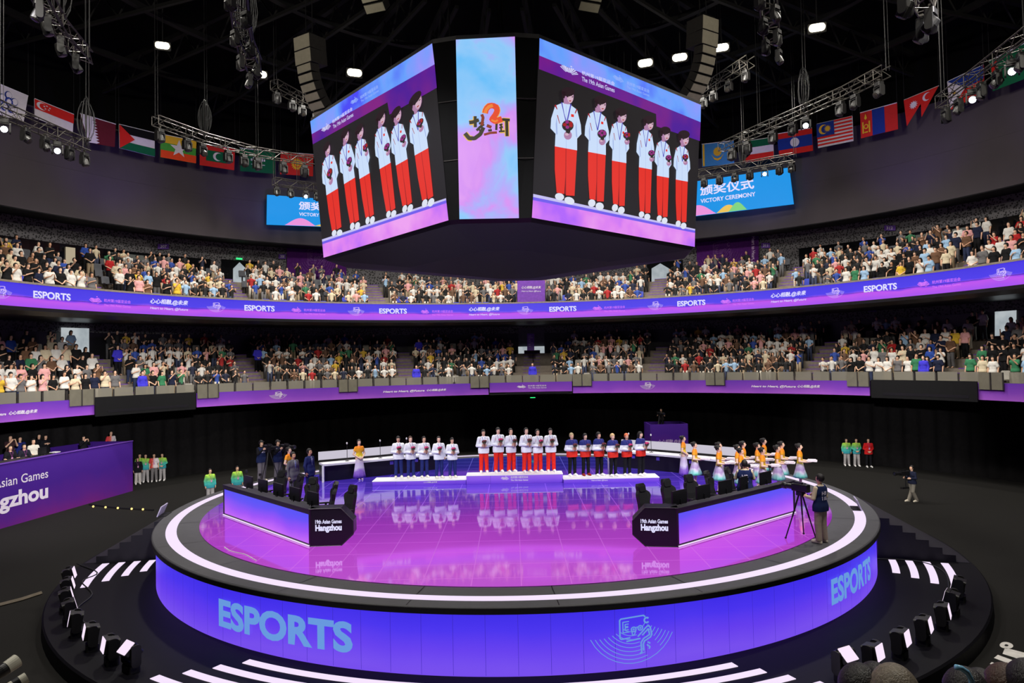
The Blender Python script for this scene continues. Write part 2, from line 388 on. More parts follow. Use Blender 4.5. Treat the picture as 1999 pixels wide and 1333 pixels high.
# balcony edge of the lower stand
m_print = axis_ramp('purple_print', 'Z', 4.0, 4.85, [(0, (150, 82, 190)), (.45, (122, 62, 178)), (1, (98, 52, 165))], wob=.9, wscale=.35, rough=.8, spec=.1)
w = MB(); w.ring(A0, A1, [(27.8, 4.05), (23.56, 4.02), (23.56, 4.8), (23.5, 4.83), (24.0, 4.83), (24.0, 4.4)], 120); S(w.build('trim_3', m_dark))
def band(x0, x1, z0, z1, m, name, label, cat, group=None, rr=23.45):
    a0, a1 = phi_at(x0, 775, rr), phi_at(x1, 775, rr); mb = MB()
    mb.ring(a0, a1, [(rr, z0), (rr, z1), (rr + .06, z1), (rr + .06, z0)], max(2, int(abs(a1 - a0) * 40)), close=True)
    return tag(mb.build(name, m), label, cat, group), a0, a1
def inner(rr, z0=0.0, a_ref=PI / 2):
    """(u,z): u metres to the right of angle a_ref on the inside of a drum of radius rr"""
    return lambda u, z: pol(rr, a_ref - u / rr, z0 + z)
m_ink = mat('white_print', (215, 205, 225), .7, var=.02)
m_ink2 = mat('lilac_print', (178, 150, 205), .7, var=.02)
bands = [(-60, 184, 'purple printed balcony banner at the edge of the stand above the purple booth'),
         (384, 954, 'long purple balcony banner with emblem and slogan between black box and middle banner'),
         (956, 1117, 'short purple balcony banner with the games logo in the middle of the lower stand'),
         (1119, 1698, 'long purple balcony banner whose slogan reads Heart to Heart, beside the black box farther along'),
         (1910, 2060, 'purple balcony banner at the edge of the picture past the black box')]
BN = []
for x0, x1, lab in bands:
    o, a0, a1 = band(x0, x1, 4.16 if x0 == 956 else 4.02, 4.83, m_print, 'balcony_banner', lab, 'banner', 'purple banners along the lower balcony'); BN.append((o, a0, a1))
def on_banner(parent, items, rr=23.44, py=770, m=None, name='lettering'):
    for kind, x0, x1, z0, z1 in items:
        mb = MB()
        a0, a1 = phi_at(x0, py, rr), phi_at(x1, py, rr); f = inner(rr, 0, a0); L = (a0 - a1) * rr
        if kind == 'E': emblem(mb, f, 0, L, z0, z1, 1.5)
        elif kind == 'F': fan_logo(mb, f, 0, L, z0, z1)
        else: put_text(mb, kind.lstrip('/*'), f, 0, L, z0, z1, bold=.034 if '*' in kind[:2] else .008, shear=.25 if '/' in kind[:2] else 0)
        mb.build({'E': 'emblem', 'F': 'games_logo'}.get(kind, 'lettering'), m or m_ink, parent)
on_banner(BN[0][0], [('/*Heart to Heart, @Future', -60, 12, 4.3, 4.46), ('/*心心相融,@未来', 17, 73, 4.31, 4.5)], py=800)
on_banner(BN[1][0], [('E', 527, 562, 4.24, 4.72), ('/*Heart to Heart, @Future', 748, 829, 4.33, 4.5), ('/*心心相融,@未来', 833, 871, 4.35, 4.52)])
on_banner(BN[2][0], [('F', 1008, 1028, 4.37, 4.66), ('杭州第19届亚运会', 1031, 1067, 4.53, 4.63), ('The 19th Asian Games', 1031, 1067, 4.4, 4.48)])
on_banner(BN[3][0], [('E', 1251, 1281, 4.24, 4.74), ('/*Heart to Heart, @Future', 1467, 1554, 4.36, 4.53), ('/*心心相融,@未来', 1557, 1601, 4.38, 4.56)])
for x0, x1, lab in ((186, 382, 'black scoreboard box on the balcony over the purple booth'), (1701, 1908, 'black scoreboard box on the balcony at the end with the staff by the curtain')):
    o, a0, a1 = band(x0, x1, 3.92, 4.9, m_black, 'scoreboard_box', lab, 'box', rr=23.3)
    for k in range(5):
        aa = a0 + (a1 - a0) * (.12 + .16 * k); mb = MB(); mb.ring(aa, aa - .04, [(23.29, 4.08), (23.29, 4.22), (23.32, 4.22), (23.32, 4.08)], 2, close=True); mb.build('vent', m_dark, o)
o, a0, a1 = band(956, 1117, 3.98, 4.15, m_black, 'vent_box', 'narrow black strip of vents under the middle balcony banner', 'box', rr=23.5)
for k in range(5):
    aa = a0 + (a1 - a0) * (.19 + .15 * k); mb = MB(); mb.ring(aa, aa - .04, [(23.48, 4.03), (23.48, 4.11), (23.52, 4.11), (23.52, 4.03)], 2, close=True); mb.build('vent', m_dark, o)

# frosted balustrade
m_gl, t, b = nodes('frosted_glass'); tr = t.nodes.new('ShaderNodeBsdfTransparent'); tr.inputs[0].default_value = (.9, .9, .88, 1)
mx = t.nodes.new('ShaderNodeMixShader'); mx.inputs[0].default_value = .62
b.inputs['Base Color'].default_value = lin((140, 136, 124)) + (1,); b.inputs['Roughness'].default_value = .3
t.links.new(tr.outputs[0], mx.inputs[1]); t.links.new(b.outputs[0], mx.inputs[2]); t.links.new(mx.outputs[0], t.nodes['Material Output'].inputs[0])
m_steel = mat('brushed_steel', (150, 146, 128), .35, metal=.6, var=.08, scale=3)
m_post = mat('grey_post', (66, 62, 60), .5, metal=.3)
gates = [(134, 183), (384, 426), (661, 698), (918, 955), (1118, 1156), (1378, 1416), (1654, 1699), (1912, 1962)]
G = [(phi_at(a, 745, 23.45), phi_at(b_, 745, 23.45)) for a, b_ in gates]
edges = [phi_at(-60, 745, 23.45)] + [x for g in G for x in g] + [phi_at(2060, 745, 23.45)]
NBP = 0
where = ['above the booth banner', 'beside the first black box', 'before the long slogan banner', 'by the middle banner', 'past the middle banner', 'over the far slogan banner', 'at the far slogan banner end', 'over the second black box']
for k in range(0, len(edges), 2):
    a0, a1 = edges[k], edges[k + 1]; n = max(1, round(abs(a1 - a0) * 23.45 / 1.08))
    for i in range(n):
        NBP += 1; b0 = a0 + (a1 - a0) * i / n; b1 = a0 + (a1 - a0) * (i + 1) / n
        mb = MB(); mb.ring(b0 - .003, b1 + .003, [(23.62, 4.83), (23.62, 5.34), (23.635, 5.34), (23.635, 4.83)], 2, close=True)
        o = tag(mb.build('balustrade_panel', m_gl), 'frosted glass balustrade panel of the lower stand, %s counted from the booth end' % ordw(NBP), 'railing', 'glass balustrade panels of the lower stand')
        mb = MB(); mb.box(pol(23.6, b1, 5.05), (.06, .06, .44), b1); mb.build('post', m_post, o)
for k, (a0, a1) in enumerate(G):
    for i in range(2):
        b0 = a0 + (a1 - a0) * (i + .02) / 2; b1 = a0 + (a1 - a0) * (i + .96) / 2
        mb = MB(); mb.ring(b0, b1, [(23.38, 4.52), (23.38, 5.33), (23.42, 5.33), (23.42, 4.52)], 2, close=True)
        o = tag(mb.build('gate_panel', m_steel), 'pale steel gate panel, %s one of the pair ' % ('left', 'right')[i] + where[k], 'gate', 'steel gate ' + where[k])
        mb = MB(); mb.box(pol(23.36, b1, 4.92), (.05, .05, .82), b1); mb.build('post', m_post, o)

# LED ribbon on the upper tier
m_rib = axis_ramp('led_ribbon', 'Z', 9.28, 10.32, [(0, (176, 82, 255)), (.34, (205, 92, 255)), (.44, (120, 70, 255)), (.52, (78, 58, 250)), (1, (70, 52, 240))], emit=.85, wob=.42, wscale=.5, rough=.4)
mb = MB(); mb.ring(A0, A1, [(23.5, 9.27), (23.5, 10.34)], 160); rib = tag(mb.build('led_ribbon_board', m_rib), 'long curved violet LED ribbon board along the edge of the upper stand', 'screen')
mb = MB(); mb.ring(A0, A1, [(23.46, 10.34), (23.46, 10.44), (24.0, 10.44), (24.0, 9.5)], 120); S(mb.build('trim_4', m_conc))
g_txt = glow('led_white', (225, 222, 255), 1.0, sample=False); g_pink = glow('led_pink', (225, 120, 255), .95, sample=False); g_lil = glow('led_lilac', (215, 190, 255), .95, sample=False)
A_, B_ = [], []
for x0, x1 in ((65, 138), (477, 536), (740, 794), (1072, 1125), (1322, 1377), (1687, 1752)): A_.append(('*ESPORTS', x0, x1, 9.7, 10.06))
for x0, x1 in ((293, 367), (915, 975), (1505, 1574)): A_ += [('/*心心相融,@未来', x0, x1, 9.83, 10.14), ('/Heart to Heart, @Future', x0, x1, 9.52, 9.7)]
for x0, x1 in ((172, 200), (567, 589), (820, 838), (1155, 1176), (1405, 1428), (1790, 1817)): B_.append(('F', x0, x1, 9.6, 10.05))
for x0, x1 in ((203, 255), (593, 635), (843, 884), (1179, 1220), (1430, 1472), (1821, 1877)): B_ += [('杭州第19届亚运会', x0, x1, 9.78, 9.95), ('The 19th Asian Games', x0, x1, 9.56, 9.68)]
C_ = [('E', x0, x1, 9.55, 10.15) for x0, x1 in ((-18, 26), (405, 442), (680, 713), (1010, 1042), (1265, 1296), (1614, 1651), (1935, 1981))]
on_banner(rib, A_, 23.47, 590, g_txt, 'white_lettering'); on_banner(rib, B_, 23.47, 590, g_pink, 'pink_lettering'); on_banner(rib, C_, 23.47, 590, g_lil, 'emblem')

# curtain
mb = MB(); n = 900
for zz in (0,):
    P = []
    for i in range(n + 1):
        a = A0 + (A1 - A0) * i / n; rr = 27.4 + .10 * math.sin(a * 190) + .05 * math.sin(a * 83 + 1)
        P += [pol(rr, a, ZF), pol(rr * .5 + 13.7, a, 4.03)]
    mb.smooth = True; mb.add(P, [(2 * i, 2 * i + 2, 2 * i + 3, 2 * i + 1) for i in range(n)])
tag(mb.build('curtain', m_drape), 'tall black pleated curtain hanging all round under the lower stand', 'curtain')

# windows, doors and signs in the back walls
m_win = mat('dark_glass', (16, 17, 20), .08, spec=.8); m_pane = mat('pale_glass', (120, 124, 122), .25, spec=.6, var=.2, scale=1.2)
def wallbox(x0, x1, y, z0, z1, rr, m, name, th=.05, n=6):
    a0, a1 = phi_at(x0, y, rr), phi_at(x1, y, rr); mb = MB(); mb.ring(a0, a1, [(rr, z0), (rr, z1), (rr + th, z1), (rr + th, z0)], n, close=True); return mb.build(name, m)
for i, (x0, x1) in enumerate(((-40, 411), (432, 506), (1262, 1332), (1559, 2040))):
    S(wallbox(x0, x1, 480, 11.0, 13.68 if i != 1 else 13.75, 30.1, m_win, 'window_%d' % (i + 1), n=16))
for i, (x0, x1) in enumerate(((-10, 38), (214, 304), (1782, 1890))):
    S(wallbox(x0, x1, 480, 11.0, 13.5, 30.02, m_pane, 'window_%d' % (i + 5)))
g_door = glow('lit_doorway', (196, 204, 208), .8, (170, 180, 186), 1.5); g_warm = glow('lit_lobby', (205, 190, 160), .7)
S(wallbox(129, 147, 480, 11.0, 13.5, 30.0, g_warm, 'door_1'))
def gable(xs, yb, yt, yp, rr, name):
    p = [at_r(x, y, rr) for x, y in ((xs[0], yb), (xs[1], yb), (xs[1], yt), ((xs[0] + xs[1]) / 2, yp), (xs[0], yt))]
    mb = MB(); mb.add(p + [q * np.array((1.004, 1.004, 1)) for q in p], [(0, 1, 2, 3, 4), (9, 8, 7, 6, 5)] + [(i, (i + 1) % 5, 5 + (i + 1) % 5, 5 + i) for i in range(5)]); S(mb.build(name, g_door))
gable((456, 480), 572, 524, 512, 30.0, 'door_2'); gable((494, 506), 572, 536, 524, 30.0, 'door_3'); gable((1272, 1306), 566, 524, 514, 30.0, 'door_4')
S(wallbox(120, 174, 650, 4.6, 8.75, 29.55, g_door, 'door_5')); gable((1942, 1982), 690, 603, 592, 29.7, 'door_6')
S(wallbox(1012, 1063, 660, 6.0, 8.9, 29.6, mat('dim_glass', (90, 92, 96), .2, spec=.8), 'door_7')); S(wallbox(1012, 1063, 690, 6.0, 7.45, 29.5, g_door, 'door_8'))
m_sign = mat('purple_sign', (92, 52, 150), .6)
def number_sign(x0, x1, y0, y1, txt, rr, label):
    p = [at_r(x, y, rr) for x, y in ((x0, y1), (x1, y1), (x1, y0), (x0, y0))]; t2 = thing('section_sign', label, 'sign', (p[0] + p[1]) / 2)
    o = Vector(t2.location); mb = MB(); q = [Vector(x) - o for x in p]; nn = (q[1] - q[0]).cross(q[3] - q[0]).normalized() * .03
    mb.add(q + [x - nn for x in q], ((0, 1, 2, 3), (7, 6, 5, 4), (0, 4, 5, 1), (1, 5, 6, 2), (2, 6, 7, 3), (3, 7, 4, 0))); mb.build('board', m_sign, t2)
    f = bilin(*q, off=.02); mb = MB(); put_text(mb, txt, f, .22, .78, .22, .78, .02); mb.build('number', m_ink, t2)
number_sign(308, 330, 476, 486, '307', 30.05, 'small purple sign 307 on the upper wall over the long dark window')
number_sign(544, 558, 496, 505, '308', 30.05, 'small purple sign 308 on the upper wall between doorway and plum banner')
number_sign(1486, 1503, 474, 484, '311', 30.05, 'small purple sign 311 on the upper wall beside the banner with sideways slogan')
number_sign(1726, 1748, 440, 450, '312', 30.05, 'small purple sign 312 on the upper wall near the pale glass')
number_sign(335, 352, 626, 633, '207', 29.5, 'dim purple sign 207 under the ribbon, nearest the bright square doorway')
number_sign(628, 642, 633, 639, '208', 29.5, 'dim purple sign 208 under the ribbon, below the half hidden blue screen')
number_sign(1447, 1462, 615, 622, '211', 29.5, 'dim purple sign 211 under the ribbon, below the plum banner')
number_sign(1695, 1711, 600, 608, '212', 29.5, 'dim purple sign 212 under the ribbon, below the far ESPORTS word')
g_exit = glow('exit_green', (60, 255, 140), 1.2, sample=False)
for (x, y, rr, lab) in ((467, 505, 29.9, 'small green lit exit sign over the upper doorway by sign 308'), (152, 623, 29.3, 'small green lit exit sign over the bright lower doorway above the booth side'),
                   (1038, 632, 29.3, 'small green lit exit sign over the middle doorway of the lower stand'), (1959, 582, 29.3, 'small green lit exit sign over the gabled doorway at the far side'), (1040, 776, 24.8, 'tiny green exit light under the middle vent strip')):
    p = at_r(x, y, rr); mb = MB(); mb.box(p, (.04, .42, .12) if 'tiny' not in lab else (.04, .36, .05), math.atan2(p[1], p[0])); tag(mb.build('exit_sign', g_exit), lab, 'sign')
# big banners on the perforated wall and the two small ones
m_bann = axis_ramp('plum_banner', 'Z', 11, 14.8, [(0, (84, 30, 108)), (1, (70, 26, 98))], wob=.8, wscale=.5, rough=.85, spec=.1)
def flatsign(name, label, cat, quad, rr, m, th=.03, group=None):
    p = [Vector(at_r(x, y, rr)) for x, y in quad]; o = (p[0] + p[1]) / 2; t2 = thing(name, label, cat, o, 0, group); q = [x - o for x in p]
    nn = (q[1] - q[0]).cross(q[3] - q[0]).normalized() * th; mb = MB()
    mb.add(q + [x - nn for x in q], ((0, 1, 2, 3), (7, 6, 5, 4), (0, 4, 5, 1), (1, 5, 6, 2), (2, 6, 7, 3), (3, 7, 4, 0))); mb.build('panel', m, t2); return t2, q
m_bann2 = mat('plum_cloth', (80, 30, 106), .85, spec=.1); m_bline = mat('pale_plum_print', (220, 190, 228), .8)
for quad, lab, ex, tx in ((((560, 560), (676, 566), (676, 482), (560, 476)), 'tall plum banner with line emblem on the wall behind the stand, by sign 308', (.12, .86, .06, .98), None),
                      (((1360, 556), (1481, 540), (1481, 456), (1360, 470)), 'tall plum banner with line emblem and sideways slogan, by sign 311', (.04, .82, .06, .98), 1)):
    t2, q = flatsign('wall_banner', lab, 'banner', quad, 30.0, m_bann2, group=None); f = bilin(*q, off=.03)
    mb = MB(); emblem(mb, f, *ex, bold=.085); mb.build('emblem', m_bline, t2)
    if tx: mb = MB(); put_text(mb, 'Heart to Heart, @Future', lambda x, y: f(.88 + y, 1 - x), .05, .95, 0, .07, .01); mb.build('slogan', m_bline, t2)
t2, q = flatsign('slogan_banner', 'small purple slogan banner over the upper tier rail in the middle', 'banner', ((1010, 590), (1064, 590), (1064, 547), (1010, 547)), 24.6, mat('violet_cloth', (106, 58, 158), .8))
f = bilin(*q, off=.02); mb = MB(); put_text(mb, '心心相融,@未来', f, .15, .85, .6, .74, .01, .2); put_text(mb, 'Heart to Heart, @Future', f, .15, .85, .46, .54, .005, .2); mb.build('slogan', m_ink, t2)
t2, q = flatsign('aisle_sign', 'upright purple notice board on a pole in the middle aisle of the lower stand', 'sign', ((1029, 684), (1043, 684), (1043, 651), (1029, 651)), 27.0, mat('violet_board', (88, 52, 140), .6))
f = bilin(*q, off=.02); mb = MB()
for k in range(7): stroke(mb, [(.2, .85 - k * .1), (.6 + .2 * math.sin(k * 2), .85 - k * .1)], .03, f)
mb.build('notice_lines', m_ink2, t2); mb = MB(); mb.tube([(.15, .02, 0), (.15, .02, -1.2)], .02); mb.build('pole', m_black, t2)

# ================================================================== STAGE
fd = MB(); fd.lathe([(14.42, ZF), (14.40, -.04), (14.36, 0), (0.0, 0)], 160)
m_disc = mat('black_disc', (12, 11, 16), .6, spec=.12, var=.08)
S(fd.build('floor_disc', m_disc))
st = thing('stage', 'large round stage with glowing violet LED side and glossy LED floor', 'stage', (0, 0, 0))
m_deck = mat('grey_deck', (78, 78, 82), .65, spec=.3, var=.05)
mb = MB(); mb.ring(0, 2 * PI, [(10.5, ZS - .02), (11.17, ZS), (11.8, ZS), (11.83, ZS - .02), (11.83, 1.27), (11.7, 1.27)], 200); mb.build('deck', m_deck, st)
mb = MB(); mb.ring(0, 2 * PI, [(11.832, 1.385), (11.845, 1.38), (11.845, 1.265), (11.7, 1.26)], 200); mb.build('rim', m_black, st)
m_side = axis_ramp('led_stage_side', 'Z', .1, 1.27, [(0, (128, 84, 255)), (.35, (108, 66, 255)), (.7, (80, 55, 255)), (1, (66, 48, 248))], emit=.85, wob=.5, wscale=.35, rough=.4)
mb = MB(); mb.ring(R(188), R(344), [(11.72, .0), (11.72, 1.27)], 160); led = mb.build('led_side', m_side, st)
mb = MB()
for k in range(48):
    a = R(190 + k * 3.2); mb.ring(a, a + .0006, [(11.728, .02), (11.728, 1.26)], 1)
mb.build('panel_seams', glow('panel_seam', (66, 46, 200), .7, sample=False), led)
mb = MB(); mb.ring(R(344), R(548), [(11.72, .0), (11.72, 1.27)], 100); mb.build('back_wall', m_black, st)
g_line = glow('white_light_line', (246, 228, 255), 1.0)
mb = MB(); mb.ring(0, 2 * PI, [(11.17, ZS + .004), (11.47, ZS + .004)], 200); mb.build('light_ring', g_line, st)
m_floor = axis_ramp('led_stage_floor', 'Y', -10.5, 10.5, [(0, (205, 88, 224)), (.14, (196, 72, 216)), (.3, (160, 50, 190)), (.45, (106, 42, 182)), (.58, (80, 44, 192)), (.68, (58, 32, 160)), (.82, (42, 31, 140)), (1, (32, 36, 130))], emit=.8, wob=.16, wscale=.3, rough=.05, spec=.8)
mb = MB(); mb.up = False; mb.add([pol(10.55, 2 * PI * k / 160, ZS) for k in range(160)], (tuple(range(160)),)); flo = mb.build('led_floor', m_floor, st)
g_seam = axis_ramp('floor_seam', 'Y', -10.5, 10.5, [(0, (222, 112, 232)), (.3, (188, 80, 215)), (.5, (150, 90, 235)), (.8, (104, 92, 215)), (1, (110, 110, 215))], emit=.8, rough=.1, sample=False)
mb = MB()
for k in range(-9, 10):
    x = k * 1.1 + .1; h = math.sqrt(max(0, 10.5 ** 2 - x * x)); mb.quad((x - .012, -h, ZS + .002), (x + .012, -h, ZS + .002), (x + .012, h, ZS + .002), (x - .012, h, ZS + .002))
    y = k * 1.1; h = math.sqrt(max(0, 10.5 ** 2 - y * y)); mb.quad((-h, y - .012, ZS + .002), (h, y - .012, ZS + .002), (h, y + .012, ZS + .002), (-h, y + .012, ZS + .002))
mb.build('tile_seams', g_seam, flo)
mb = MB()
for k in range(24):
    a = R(k * 15 + 4); mb.ring(a, a + .0016, [(10.56, ZS + .002), (11.16, ZS + .002)], 1); mb.ring(a, a + .0016, [(11.48, ZS + .002), (11.8, ZS + .002)], 1)
mb.build('deck_seams', m_black, st)
g_esp = glow('led_sky_blue', (108, 160, 232), .9, sample=False)
def outer(rr, a_ref): return lambda u, z: pol(rr, a_ref + u / rr, z)
def near_phi(px, py, rr=11.75):
    d = ray(px, py); a = d[0] ** 2 + d[1] ** 2; b_ = 2 * (CAM[0] * d[0] + CAM[1] * d[1]); c_ = CAM[0] ** 2 + CAM[1] ** 2 - rr * rr
    p = CAM + d * ((-b_ - math.sqrt(max(0, b_ * b_ - 4 * a * c_))) / (2 * a)); return math.atan2(p[1], p[0]) % (2 * PI), p[2]
a0, z0 = near_phi(428, 1225); a1, z1 = near_phi(689, 1262)
mb = MB(); put_text(mb, 'ESPORTS', outer(11.76, a0), 0, (a1 - a0) * 11.76, .33, .97, bold=.04); mb.build('lettering', g_esp, led)
a0, _ = near_phi(1622, 1150)
mb = MB(); put_text(mb, 'ESPORTS', outer(11.76, a0), 0, 2.75, .36, .98, bold=.04); mb.build('lettering', g_esp, led)
a0, _ = near_phi(1158, 1230); a1, _ = near_phi(1321, 1215)
mb = MB(); emblem(mb, outer(11.76, a0), 0, (a1 - a0) * 11.76, .12, 1.13); mb.build('emblem', g_esp, led)

# concentric steps behind the stage
for i in range(7):
    mb = MB(); rr = RS + .05 + .35 * i; z = ZS - .2 * (i + 1)
    mb.ring(R(-19.3), R(191.5), [(rr, 0), (rr, z), (rr + .35, z), (rr + .35, 0)], 120, close=True); S(mb.build('stairs', mat('step_black', (22, 20, 28), .5, spec=.4)))
# light strips let into the disc
strips = []
for k, rr in enumerate((12.2, 12.66, 13.12, 13.6)):
    strips.append((192.3, (198.4, 199.8, 201.4, 203.2)[k], rr, 'short curved white light strip, %s of four beside the black steps on the booth side' % ('first', 'second', 'third', 'outermost')[k]))
    strips.append(((241.6, 240, 238.5, 237)[k], (291.2, 292.7, 294, 295.4)[k], rr, 'long curved white light strip in the disc before the stage, %s from the stage' % ('first', 'second', 'third', 'fourth')[k]))
    strips.append((-20.2, (-27, -28.4, -29.8, -31.4)[k], rr, 'short curved white light strip, %s of four beside the black steps near the cameraman' % ('first', 'second', 'third', 'outermost')[k]))
for a0, a1, rr, lab in strips:
    mb = MB(); mb.ring(R(a0), R(a1), [(rr - .1, 0), (rr - .1, .012), (rr + .1, .012), (rr + .1, 0)], max(4, int(abs(a1 - a0))), close=True); tag(mb.build('light_strip', g_line), lab, 'light')
# ================================================================== SCREENS AND RIGGING
m_grey = mat('grey_housing', (70, 68, 64), .6); m_rig = mat('truss_metal', (66, 63, 58), .5, metal=.5); m_cable = mat('black_cable', (21, 21, 22), .7)
HB, HT = 10.1, 14.95
bl = [at_z(*p, HB) for p in ((633, 503), (877, 430), (897, 428), (1013, 426), (1037, 425), (1355, 482))]
tl = [at_z(*p, HT) for p in ((607, 237), (845, 85), (890, 78), (1005, 72), (1052, 75), (1367, 205))]
def on_plane(px, py, a, b_, c_): n_ = np.cross(b_ - a, c_ - a); d = ray(px, py); return CAM + d * (((a - CAM) @ n_) / (d @ n_))
tl[0] = on_plane(607, 237, bl[0], bl[1], tl[1]); tl[5] = on_plane(1367, 205, bl[4], bl[5], tl[4])
cube = thing('scoreboard', 'huge hanging eight-sided video scoreboard over the stage', 'screen', (0, 0, 0))
cen = np.array((0, -.25, 0))
def opp(p): q = cen * 2 - p; q[2] = p[2]; return q
bo = bl + [opp(p) for p in bl]; to = tl + [opp(p) for p in tl]; n = len(bo)
g_blk = mat('screen_black', (12, 12, 13), .7, spec=.06)
mb = MB(); mb.add(bo + to, [(i, (i + 1) % n, n + (i + 1) % n, n + i) for i in range(n)]); mb.build('housing', g_blk, cube)
tt = [p + np.array((0, 0, .12)) for p in to]; mb = MB(); mb.add(to + tt, [(i, (i + 1) % n, n + (i + 1) % n, n + i) for i in range(n)] + [tuple(range(n, 2 * n))]); mb.build('top_frame', mat('frame_grey', (58, 56, 56), .6), cube)
lo = [np.array((p[0] * .985, p[1] * .985, HB - .10)) for p in bo]; lo2 = [np.array((p[0] * .55, p[1] * .55, HB - .35)) for p in bo]
mb = MB(); mb.add(bo + lo + lo2, [(n + i, n + (i + 1) % n, (i + 1) % n, i) for i in range(n)] + [(2 * n + i, 2 * n + (i + 1) % n, n + (i + 1) % n, n + i) for i in range(n)] + [tuple(range(3 * n - 1, 2 * n - 1, -1))])
mb.build('underside', mat('underside_black', (13, 10, 18), .45, spec=.3), cube)
# panel joints of the black side faces
for (a, b_) in ((0 + 1, 2), (3, 4)):
    for v in (.33, .66):
        p, q = bl[a] * (1 - v) + tl[a] * v, bl[b_] * (1 - v) + tl[b_] * v; mb = MB(); d = np.array((0, -.02, 0)); mb.tube([p + d, q + d], .012, 4); mb.build('panel_joint', m_grey, cube)

# pictures on the two wide screens, measured on the one facing the athletes' row
def homography(src, dst):
    A = []
    for (x, y), (u, v) in zip(src, dst): A += [[x, y, 1, 0, 0, 0, -u * x, -u * y, -u], [0, 0, 0, x, y, 1, -v * x, -v * y, -v]]
    return np.linalg.svd(np.array(A, float))[2][-1].reshape(3, 3)
HM = homography(((1037, 425), (1355, 482), (1367, 205), (1052, 75)), ((0, 0), (1, 0), (1, 1), (0, 1)))
def uv_of(px, py): q = HM @ (px, py, 1.0); return q[0] / q[2], q[1] / q[2]
V = {'black': glow('led_black', (30, 27, 29), 1, sample=False),
     'top': glow('led_top_cloud', None, 1, stops=[(.35, (72, 70, 245)), (.5, (104, 160, 252)), (.62, (140, 150, 250)), (.72, (190, 140, 245))], scale=.45),
     'plum': glow('led_plum', None, 1, stops=[(.4, (76, 22, 150)), (.62, (128, 28, 130))], scale=.4),
     'pink': glow('led_pink_cloud', None, 1, stops=[(.3, (176, 100, 250)), (.5, (222, 130, 240)), (.7, (236, 160, 240))], scale=.7),
     'ice': glow('led_ice', (196, 190, 240), 1, sample=False), 'blue': glow('led_step_blue', (112, 92, 235), 1, sample=False),
     'jacket': glow('led_jacket', (206, 226, 255), .95, sample=False), 'shade': glow('led_jacket_fold', (170, 190, 240), .9, sample=False), 'red': glow('led_red', (232, 48, 36), .95, sample=False), 'dred': glow('led_dark_red', (168, 30, 34), .95, sample=False),
     'skin': glow('led_skin', (178, 130, 170), .95, sample=False), 'skin2': glow('led_skin_light', (214, 178, 196), .95, sample=False), 'hair': glow('led_hair', (38, 20, 28), 1, sample=False), 'shoe': glow('led_shoe', (226, 232, 246), .95, sample=False),
     'leaf': glow('led_leaf', (44, 42, 40), 1, sample=False), 'flower': glow('led_flower', (150, 44, 130), .95, sample=False), 'ribbon': glow('led_lanyard', (86, 80, 190), .95, sample=False),
     'white': glow('led_text', (215, 215, 255), .95, sample=False), 'mark': glow('led_mark', (150, 180, 255), .95, sample=False)}
VK = list(V)
PEOPLE = [  # hair top, head x, head y, jacket top, jacket bottom, trouser end, shoe end, x left, x right, bouquet x, y   (picture of the screen, 3.92 x)
    (118, 258, 195, 245, 590, 940, 990, 125, 358, 250, 418, 0), (185, 505, 255, 308, 628, 985, 1038, 383, 570, 510, 480, 1), (272, 663, 342, 388, 692, 1020, 1072, 570, 722, 700, 492, 0),
    (335, 873, 402, 445, 742, 1075, 1118, 778, 917, 890, 628, 1), (425, 1000, 484, 532, 806, 1105, 1150, 918, 1048, 1022, 664, 1), (455, 1146, 518, 572, 836, 1145, 1190, 1065, 1195, 1152, 658, 0)]
